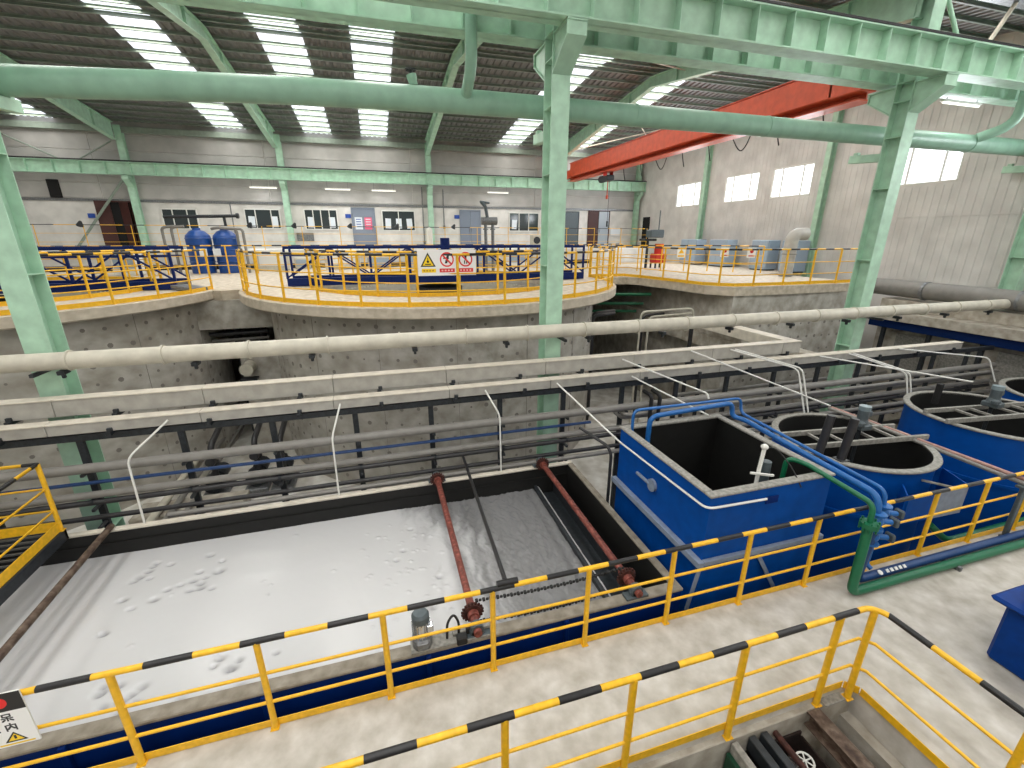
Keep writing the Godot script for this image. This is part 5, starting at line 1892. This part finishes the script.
# ---------------------------------------------------------------- walkway in front
func build_walkway():
	var far: Array = [Vector2(-6.5, -3.95), Vector2(14.0, -3.95)]
	var posts := []
	for k in range(-2, 15): posts.append(-0.26 + 1.206 * k + 6.5 - 1.206 * 0.0)
	railing("yellow_railing", "long yellow and black railing between the walkway and the tanks", far, 0.0, {"r": 0.03, "n": 12, "pr": 0.033, "posts": posts, "toe_h": 0.09, "phase": 0.1, "toe_off": -0.02})
	# warning board on the long railing
	var s := thing("safety_board", "white safety board with black and red top hanging on the long railing", "sign", "", Vector3(-3.6, 0.99, -3.9))
	var st := mb()
	bx(st, Vector3.ZERO, Vector3(0.66, 0.6, 0.014), 0.003)
	obj("board", st, M.frame_white, s)
	var im := Image.create_empty(264, 240, false, Image.FORMAT_RGB8)
	im.fill(Color(0.92, 0.92, 0.92))
	im.fill_rect(Rect2i(0, 0, 264, 80), Color(0.09, 0.08, 0.09))
	for y in 80:
		for x in 264:
			if Vector2(x - 196, y - 40).length() < 24: im.set_pixel(x, y, Color(0.85, 0.1, 0.1))
	for i in 3:
		stroke_sign(im, ["quan", "mao", "kuo"][i], Vector2(84 + i * 50, 90), 36)
	for i in 3:
		stroke_sign(im, ["zhi", "ru", "nei"][i], Vector2(84 + i * 50, 134), 36)
	for y in range(176, 238):
		for x in range(150, 250):
			var tx := absf(x - 200.0)
			var f := (y - 176.0) * 0.72
			if y < 222 and tx < f: im.set_pixel(x, y, Color(0.1, 0.1, 0.1) if tx > f - 6 or y > 216 or (tx < 4 and y > 192 and y < 210) else Color(0.95, 0.8, 0.15))
			elif y > 227 and y < 235: im.set_pixel(x, y, Color(0.9, 0.75, 0.15))
	var m := StandardMaterial3D.new()
	m.resource_name = "board_print"
	m.albedo_texture = ImageTexture.create_from_image(im)
	m.roughness = 0.5
	obj("print", printed(0.66, 0.6), m, s, Vector3(0, 0, 0.009))
	st = mb()
	for x in [-0.25, 0.25]: bx(st, Vector3(x, 0.21, -0.03), Vector3(0.03, 0.06, 0.06), 0.004)
	obj("clip", st, M.galv, s)
	# near railing round the pit
	railing("yellow_railing", "nearest yellow and black railing cornering round the pit", [Vector2(-1.4, -2.55), Vector2(4.78, -2.55), Vector2(4.88, -2.44), Vector2(4.95, 1.2)], 0.0, {"r": 0.03, "n": 12, "pr": 0.036, "drop": 0.09, "toe_h": 0.1, "bend": 0.07, "posts": [0.1, 2.1, 3.32, 4.57, 5.8, 6.24, 7.5, 8.7], "bands": [[0.2, 0.58], [0.98, 1.38], [1.78, 2.18], [2.58, 2.98], [3.38, 3.78], [4.16, 4.56], [4.93, 5.3], [5.68, 6.02], [6.36, 6.76], [7.14, 7.54], [7.92, 8.32], [8.7, 9.1]], "mids": [0.31, 0.64], "toe_off": -0.02})
	# deck pipes with risers and valves
	var g = long_pipe("green_deck_pipe", "green pipe from the square tank down to the walkway and along it", [Vector3(6.285, 1.22, -3.64), Vector3(6.22, 0.085, -3.58), Vector3(19.5, 0.085, -3.58)], 0.064, M.pipe_green, 0.13, 14)
	st = mb()
	tube(st, [Vector3(5.95, 0.8, -4.82), Vector3(5.95, 1.7, -4.8), Vector3(6.1, 1.68, -4.6), Vector3(6.3, 1.5, -3.66), Vector3(6.285, 1.2, -3.64)], 0.037, 12, 0.12)
	obj("upper_pipe", st, M.pipe_green, g)
	st = mb()
	cyl(st, Vector3(6.285, 1.16, -3.64), Vector3(6.287, 1.23, -3.64), 0.12, 18)
	for k in 8: cyl(st, Vector3(6.285 + 0.105 * cos(TAU * k / 8), 1.11, -3.64 + 0.105 * sin(TAU * k / 8)), Vector3(6.285 + 0.105 * cos(TAU * k / 8), 1.265, -3.64 + 0.105 * sin(TAU * k / 8)), 0.014, 6)
	obj("flange", st, M.pipe_green, g)
	st = mb()
	for x in [8.4, 11.0, 14.0]: bx(st, Vector3(x, 0.04, -3.62), Vector3(0.05, 0.08, 0.3), 0.008)
	obj("pipe_clamp", st, M.galv, g)
	var b = long_pipe("blue_deck_pipe", "blue pipe with white lettering lying on the walkway beside the green one", [Vector3(6.6, 1.1, -3.74), Vector3(6.52, 0.1, -3.74), Vector3(19.5, 0.1, -3.74)], 0.062, M.pipe_blue_deep, 0.13, 14)
	st = mb()
	for k in 5:
		bx(st, Vector3(7.1 + k * 0.09, 0.155, -3.70), Vector3(0.05, 0.012, 0.05), 0, Basis(Vector3.RIGHT, 0.6))
	cyl(st, Vector3(6.95, 0.152, -3.705), Vector3(6.95, 0.162, -3.70), 0.04, 10)
	obj("white_lettering", st, M.conduit, b)
	long_pipe("blue_thin_riser", "thin blue riser pipe between the valves and the walkway", [Vector3(6.84, 1.1, -3.84), Vector3(6.82, 0.24, -3.84), Vector3(6.83, 0.2, -3.76)], 0.034, M.pipe_blue, 0.05, 10)
	var i := 0
	for v in [Vector3(6.6, 1.12, -3.74), Vector3(6.84, 1.15, -3.84), Vector3(6.61, 0.86, -3.74)]:
		var n := thing("gate_valve", ["blue valve on the thick riser, above the flange", "blue valve on the thin riser", "lowest of the three blue valves"][i], "valve", "", v)
		st = mb()
		ball(st, Vector3.ZERO, Vector3(0.08, 0.09, 0.08), 12)
		cyl(st, Vector3(0, 0, 0), Vector3(0.2, -0.02, 0.06), 0.04, 10)
		obj("body", st, M.pipe_blue, n)
		st = mb()
		for s2 in [-0.115, 0.115]: obj("flange", shared("vflange", func(q2): cyl(q2, Vector3(0, -0.015, 0), Vector3(0, 0.015, 0), 0.095, 14)), M.pipe_blue, n, Vector3(0, s2, 0))
		st = mb()
		bx(st, Vector3(0.24, -0.02, 0.07), Vector3(0.05, 0.14, 0.14), 0.02)
		obj("handle", st, M.motor, n)
		i += 1
	# lidded crate at the right edge
	var c := thing("blue_bin", "dark blue plastic bin with a lipped lid at the right edge of the walkway", "bin", "", Vector3(6.94, 0, -2.38))
	st = mb()
	bx(st, Vector3(0.55, 0.42, 0.7), Vector3(1.16, 0.84, 1.4), 0.04)
	obj("body", st, M.crate_blue, c)
	st = mb()
	bx(st, Vector3(0.55, 0.87, 0.7), Vector3(1.4, 0.07, 1.62), 0.03)
	obj("lid_lip", st, M.crate_blue, c)
	st = mb()
	bx(st, Vector3(0.58, 0.96, 0.72), Vector3(1.1, 0.14, 1.3), 0.05)
	obj("lid", st, M.crate_blue, c)

const STROKES := {
	"quan": [[50, 4, 8, 46], [50, 4, 94, 46], [22, 50, 78, 50], [26, 70, 74, 70], [8, 94, 92, 94], [50, 50, 50, 94]],
	"mao": [[6, 28, 6, 74], [36, 28, 36, 70], [6, 28, 36, 28], [21, 8, 21, 96], [48, 10, 94, 10], [48, 10, 48, 40], [94, 10, 94, 40], [56, 26, 86, 26], [52, 48, 52, 96], [90, 48, 90, 96], [52, 48, 90, 48], [52, 64, 90, 64], [52, 80, 90, 80], [52, 96, 90, 96]],
	"kuo": [[20, 10, 80, 10], [20, 10, 20, 40], [80, 10, 80, 40], [20, 40, 80, 40], [50, 40, 50, 92], [10, 60, 90, 60], [30, 76, 10, 92], [70, 76, 90, 92]],
	"zhi": [[50, 8, 50, 90], [50, 46, 84, 46], [22, 40, 22, 90], [6, 92, 94, 92]],
	"ru": [[36, 8, 54, 26], [54, 26, 8, 94], [54, 26, 94, 94]],
	"nei": [[12, 26, 12, 96], [12, 26, 88, 26], [88, 26, 88, 96], [50, 6, 50, 44], [50, 44, 24, 76], [50, 44, 76, 76]],
}

func stroke_sign(im: Image, which: String, at: Vector2, size: float):
	for s in STROKES[which]:
		var a := at + Vector2(s[0], s[1]) * size / 100.0
		var b := at + Vector2(s[2], s[3]) * size / 100.0
		var n := int(a.distance_to(b)) + 1
		for k in n + 1:
			var p := a.lerp(b, float(k) / n)
			im.fill_rect(Rect2i(int(p.x) - 2, int(p.y) - 2, 5, 5), Color(0.15, 0.15, 0.16))

func build_pit():
	var st := mb()
	bb(st, -1.6, 4.93, FLOOR, -0.09, -2.61, -2.51, 0.01)
	bb(st, 4.8, 4.98, FLOOR, -0.36, -2.51, 1.4)
	bb(st, -1.7, -1.55, FLOOR, -0.36, -2.4, 1.4)
	bb(st, -1.7, 4.98, FLOOR, -0.36, 1.38, 1.55)
	struct("wall_pit", st, M.conc_pale, "grey concrete walls of the pit inside the nearest railing")
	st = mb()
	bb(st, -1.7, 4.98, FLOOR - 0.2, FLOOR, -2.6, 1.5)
	struct("floor_pit", st, M.conc_dark, "dark floor of the pit inside the nearest railing")  # floor coloured dark to carry the darkness of the pit
	var t := thing("pit_beam", "dark steel beam crossing the pit near its corner", "beam")
	st = mb()
	ibeam(st, Vector3(4.30, -0.17, -2.5), Vector3(4.30, -0.17, 1.3), Vector3.UP, 0.2, 0.17, 0.02, 0.014)
	obj("beam", st, M.pole_wood, t)
	st = mb()
	bx(st, Vector3(4.62, -0.075, -2.53), Vector3(0.3, 0.03, 0.1), 0.008)
	obj("bearing_plate", st, M.rim_grey, t)
	var t2 := thing("pit_beam", "pair of dark steel channels crossing the pit beside the green plate", "beam")
	for x in [3.42, 3.58]:
		st = mb()
		bb(st, x, x + 0.09, -0.32, -0.14, -2.5, 1.3, 0.008)
		obj("channel", st, M.dark_steel, t2)
	st = mb()
	cyl(st, Vector3(3.80, -0.23, -2.5), Vector3(3.80, -0.23, 1.3), 0.035, 8)
	tag(obj("rusty_rod", st, M.rust), "thin rusty rod crossing the pit", "rod")
	st = mb()
	bx(st, Vector3(3.22, -0.18, -0.6), Vector3(0.08, 0.14, 3.78), 0.008)
	tag(obj("pit_edge_plate", st, M.rim_grey), "grey edge plate on the green pit plate", "plate")
	st = mb()
	bx(st, Vector3(3.16, -0.82, -0.6), Vector3(0.05, 1.15, 3.78), 0.006)
	tag(obj("green_pit_plate", st, M.green_plate), "dark green steel plate standing in the pit", "plate")
	var pt := thing("pit_dark_box", "added dark brown box for the darkness of the pit between the beams", "tank")  # added box, its dark walls stand in for the gloom below the ledge
	st = mb()
	bb(st, 3.72, 4.2, FLOOR, -0.36, -2.505, -2.48, 0.004)
	bb(st, 4.19, 4.215, FLOOR, -0.42, -2.48, 1.2, 0.004)
	bb(st, 3.70, 3.725, FLOOR, -0.42, -2.48, 1.2, 0.004)
	obj("tank_wall", st, M.pit_dark, pt)
	st = mb()
	bb(st, 3.73, 4.19, -1.5, -1.45, -2.42, 1.2)
	obj("liquid", st, M.opening, pt)
	st = mb()
	bb(st, 3.25, 3.7, FLOOR, -0.36, -2.505, -2.48, 0.004)
	obj("dark_sheet", st, M.pit_dark, pt)  # added dark sheet over the lower pit wall
	var w := thing("pit_handwheel", "small pale handwheel valve in the pit", "valve", "", Vector3(3.97, -0.42, -2.24))
	st = mb()
	var ring := []
	for k in 16: ring.append(Vector3(0.085 * cos(TAU * k / 16), 0.06, 0.085 * sin(TAU * k / 16)))
	tube(st, ring, 0.012, 6, 0, false, true)
	for k in 3: cyl(st, Vector3(0.085 * cos(PI * k / 3), 0.06, 0.085 * sin(PI * k / 3)), Vector3(-0.085 * cos(PI * k / 3), 0.06, -0.085 * sin(PI * k / 3)), 0.008, 5)
	obj("wheel", st, M.frame_white, w)
	st = mb()
	cyl(st, Vector3(0, -0.5, 0), Vector3(0, 0.06, 0), 0.025, 8)
	obj("stem", st, M.galv, w)
	var c := thing("pit_gauge", "round chrome cap beside the pit handwheel", "cap", "", Vector3(3.76, -0.42, -2.24))
	st = mb()
	cyl(st, Vector3(0, -0.06, 0), Vector3(0, 0.08, 0), 0.06, 14)
	ball(st, Vector3(0, 0.1, 0), Vector3(0.075, 0.06, 0.075), 14)
	obj("cap", st, M.chrome, c)

# ---------------------------------------------------------------- lower right
func build_right_side():
	var d := thing("grey_duct", "thick grey duct running along the ribbed wall to the white pipe", "duct")
	var st := mb()
	cyl(st, Vector3(18.7, 3.2, -13.2), Vector3(18.6, 3.16, -6.0), 0.3, 20)
	obj("duct_pipe", st, M.pvc_grey, d)
	for z in [-11.2, -8.6]:
		st = mb()
		cyl(st, Vector3(18.66, 3.18, z - 0.05), Vector3(18.66, 3.18, z + 0.05), 0.325, 20)
		obj("joint_band", st, M.galv, d)
	st = mb()
	bb(st, 17.9, XR, 2.1, 2.42, -12.5, -4.3, 0.015)
	bb(st, 18.5, XR, 2.42, 2.8, -12.5, -4.3, 0.015)
	var l := struct("trim_1", st, M.conc_pale, "pale stepped concrete ledge along the foot of the ribbed wall")
	var b := thing("blue_channel", "deep blue steel channel under the pale ledge by the ribbed wall", "beam")
	st = mb()
	bb(st, 18.05, 18.3, 1.8, 2.1, -12.45, -4.4, 0.01)
	obj("channel", st, M.beam_blue, b)
	for k in 6:
		st = mb()
		bb(st, 18.14, 18.26, FLOOR, 1.86, -12.0 + k * 1.5, -11.88 + k * 1.5, 0.008)
		obj("post", st, M.dark_steel, b)
	st = mb()
	bb(st, 18.6, 18.75, FLOOR, 1.9, -12.45, -4.4)
	var pw := struct("wall_panelled", st, M.conc_pale, "pale panelled low wall behind the blue channel")
	for k in 5:
		st = mb()
		bb(st, 18.57, 18.6, 0.2, 1.6, -11.7 + k * 1.5, -10.6 + k * 1.5, 0.01)
		obj("panel", st, M.rim_grey, pw)
	# clutter of pipes on the lower floor
	var i := 0
	for p in [[Vector3(8.0, -0.6, -11.0), Vector3(18.4, -0.6, -11.0), 0.08, M.pvc_dark, "dark low pipe in front of the square concrete tank"], [Vector3(9.0, 0.1, -11.6), Vector3(18.4, 0.1, -11.6), 0.06, M.pvc_grey, "grey pipe close to the square concrete tank"], [Vector3(7.6, -1.3, -10.2), Vector3(18.4, -1.3, -10.2), 0.1, M.pvc_dark, "thick dark pipe near the lower floor at the right"], [Vector3(10.0, 0.7, -12.0), Vector3(18.4, 0.7, -12.0), 0.05, M.dark_steel, "thin dark pipe along the square concrete tank"]]:
		var o = long_pipe("floor_pipe", p[4], [p[0], p[1]], p[2], p[3])
		st = mb()
		for x in [10.2, 13.4, 16.6]: bb(st, x - 0.04, x + 0.04, FLOOR, p[0].y - p[2] + 0.01, p[0].z - 0.05, p[0].z + 0.05)
		obj("pipe_leg", st, M.dark_steel, o)
		i += 1
	# between the middle clarifier and the square tank
	for p in [[[Vector3(8.3, FLOOR, -13.0), Vector3(8.35, 2.62, -13.0), Vector3(10.4, 2.66, -13.0), Vector3(10.45, 1.9, -13.0)], "first pale hoop pipe in the gap right of the middle clarifier"], [[Vector3(8.75, FLOOR, -13.2), Vector3(8.8, 2.4, -13.2), Vector3(10.6, 2.45, -13.2), Vector3(10.65, 1.9, -13.2)], "second pale hoop pipe in the gap right of the middle clarifier"]]:
		long_pipe("hoop_pipe", p[1], p[0], 0.035, M.pvc, 0.2, 8)
	i = 0
	for y in [2.75, 2.3, 1.9]:
		long_pipe("green_gap_pipe", ["top green pipe in the shadowy gap right of the clarifier", "middle green pipe in the shadowy gap right of the clarifier", "lowest green pipe in the shadowy gap right of the clarifier"][i], [Vector3(7.95, y - 0.1, -17.8 - i * 0.5), Vector3(10.8, y, -16.2 - i * 0.5)], 0.06, M.pipe_green, 0.0, 8)
		i += 1
	i = 0
	for q in [[Vector3(7.6, 0, -15), 0.06], [Vector3(7.8, 0, -15.4), 0.09], [Vector3(9.4, 0, -14.5), 0.05], [Vector3(10.1, 0, -12.6), 0.07]]:
		long_pipe("gap_riser", ["dark riser nearest the clarifier wall in the gap", "thick dark riser in the gap", "thin dark riser in the middle of the gap", "dark riser in the gap by the square tank ledge"][i], [Vector3(q[0].x, FLOOR, q[0].z), Vector3(q[0].x, 2.2, q[0].z), Vector3(q[0].x + 0.9, 2.25, q[0].z)], q[1], M.pvc_dark, 0.2, 10)
		i += 1
	long_pipe("dark_pipe", "dark pipe crossing the opening between the two clarifiers", [Vector3(-5.36, 1.95, -16.4), Vector3(-3.67, 2.0, -16.4)], 0.07, M.pvc_dark)
	long_pipe("grey_pipe", "grey pipe crossing the opening between the two clarifiers", [Vector3(-5.36, 1.72, -16.5), Vector3(-3.67, 1.76, -16.5)], 0.05, M.pvc_grey)
	for k in 2:
		long_pipe("gap_riser", ["left dark riser in the opening between the two clarifiers", "right dark riser in the opening between the two clarifiers"][k], [Vector3(-4.9 + k * 0.8, FLOOR, -17.6), Vector3(-4.9 + k * 0.8, 2.2, -17.6)], 0.13, M.pvc_dark)

func build_small():
	# pipes and pumps on the lower floor between the clarifiers
	for k in 3:
		long_pipe("floor_line", ["pale pipe nearest the left clarifier on the lower floor", "middle of three pale pipes on the lower floor", "pale pipe nearest the pumps on the lower floor"][k], [Vector3(-5.9 + k * 0.34, -1.55, -19.5), Vector3(-5.75 + k * 0.34, -1.55, -9.4)], 0.09 - 0.015 * k, M.pvc if k == 0 else M.pvc_grey)
	for k in 3:
		var p: Vector3 = [Vector3(-4.9, FLOOR, -13.3), Vector3(-3.85, FLOOR, -13.4), Vector3(-3.15, FLOOR, -13.2)][k]
		var t := thing("slurry_pump", ["dark slurry pump beside the pale floor pipes", "left of the two dark pumps on one base", "right of the two dark pumps on one base"][k], "pump", "", p)
		var st := mb()
		bx(st, Vector3(0, 0.06, 0), Vector3(0.62, 0.12, 1.3), 0.02)
		obj("base", st, M.galv, t)
		st = mb()
		cyl(st, Vector3(0, 0.42, -0.5), Vector3(0, 0.42, 0.05), 0.2, 14)
		obj("motor_body", st, M.dark_steel, t)
		st = mb()
		cyl(st, Vector3(0, 0.4, 0.25), Vector3(0, 0.4, 0.5), 0.26, 16)
		cyl(st, Vector3(0, 0.4, 0.05), Vector3(0, 0.4, 0.25), 0.09, 10)
		obj("casing", st, M.dark_steel, t)
		st = mb()
		tube(st, [Vector3(0.1, 0.6, 0.38), Vector3(0.1, 1.5, 0.38), Vector3(0.1, 1.7, -0.6)], 0.08, 10, 0.2)
		cyl(st, Vector3(0.1, 1.0, 0.38), Vector3(0.1, 1.06, 0.38), 0.15, 12)
		cyl(st, Vector3(0.1, 1.25, 0.38), Vector3(0.1, 1.31, 0.38), 0.15, 12)
		cyl(st, Vector3(0.1, 1.12, 0.5), Vector3(0.1, 1.15, 0.62), 0.12, 12)
		obj("outlet_pipe", st, M.pvc_dark, t)
	var st := mb()
	bb(st, -6.4, -3.9, FLOOR, FLOOR + 0.35, -12.4, -11.6, 0.02)
	tag(obj("plinth_block", st, M.conc_pale), "low concrete plinth block under the pale floor pipes", "plinth")
	var o := thing("wall_valve", "pale round valve cap on the joint wall below the white pipe", "valve", "", Vector3(-4.25, 0.95, -15.52))
	st = mb()
	cyl(st, Vector3(0, 0, -0.4), Vector3(0, 0, 0.1), 0.2, 16)
	obj("cap", st, M.pvc, o)
	st = mb()
	bx(st, Vector3(0, -0.35, -0.1), Vector3(0.5, 0.08, 0.3), 0.01)
	obj("bracket", st, M.dark_steel, o)
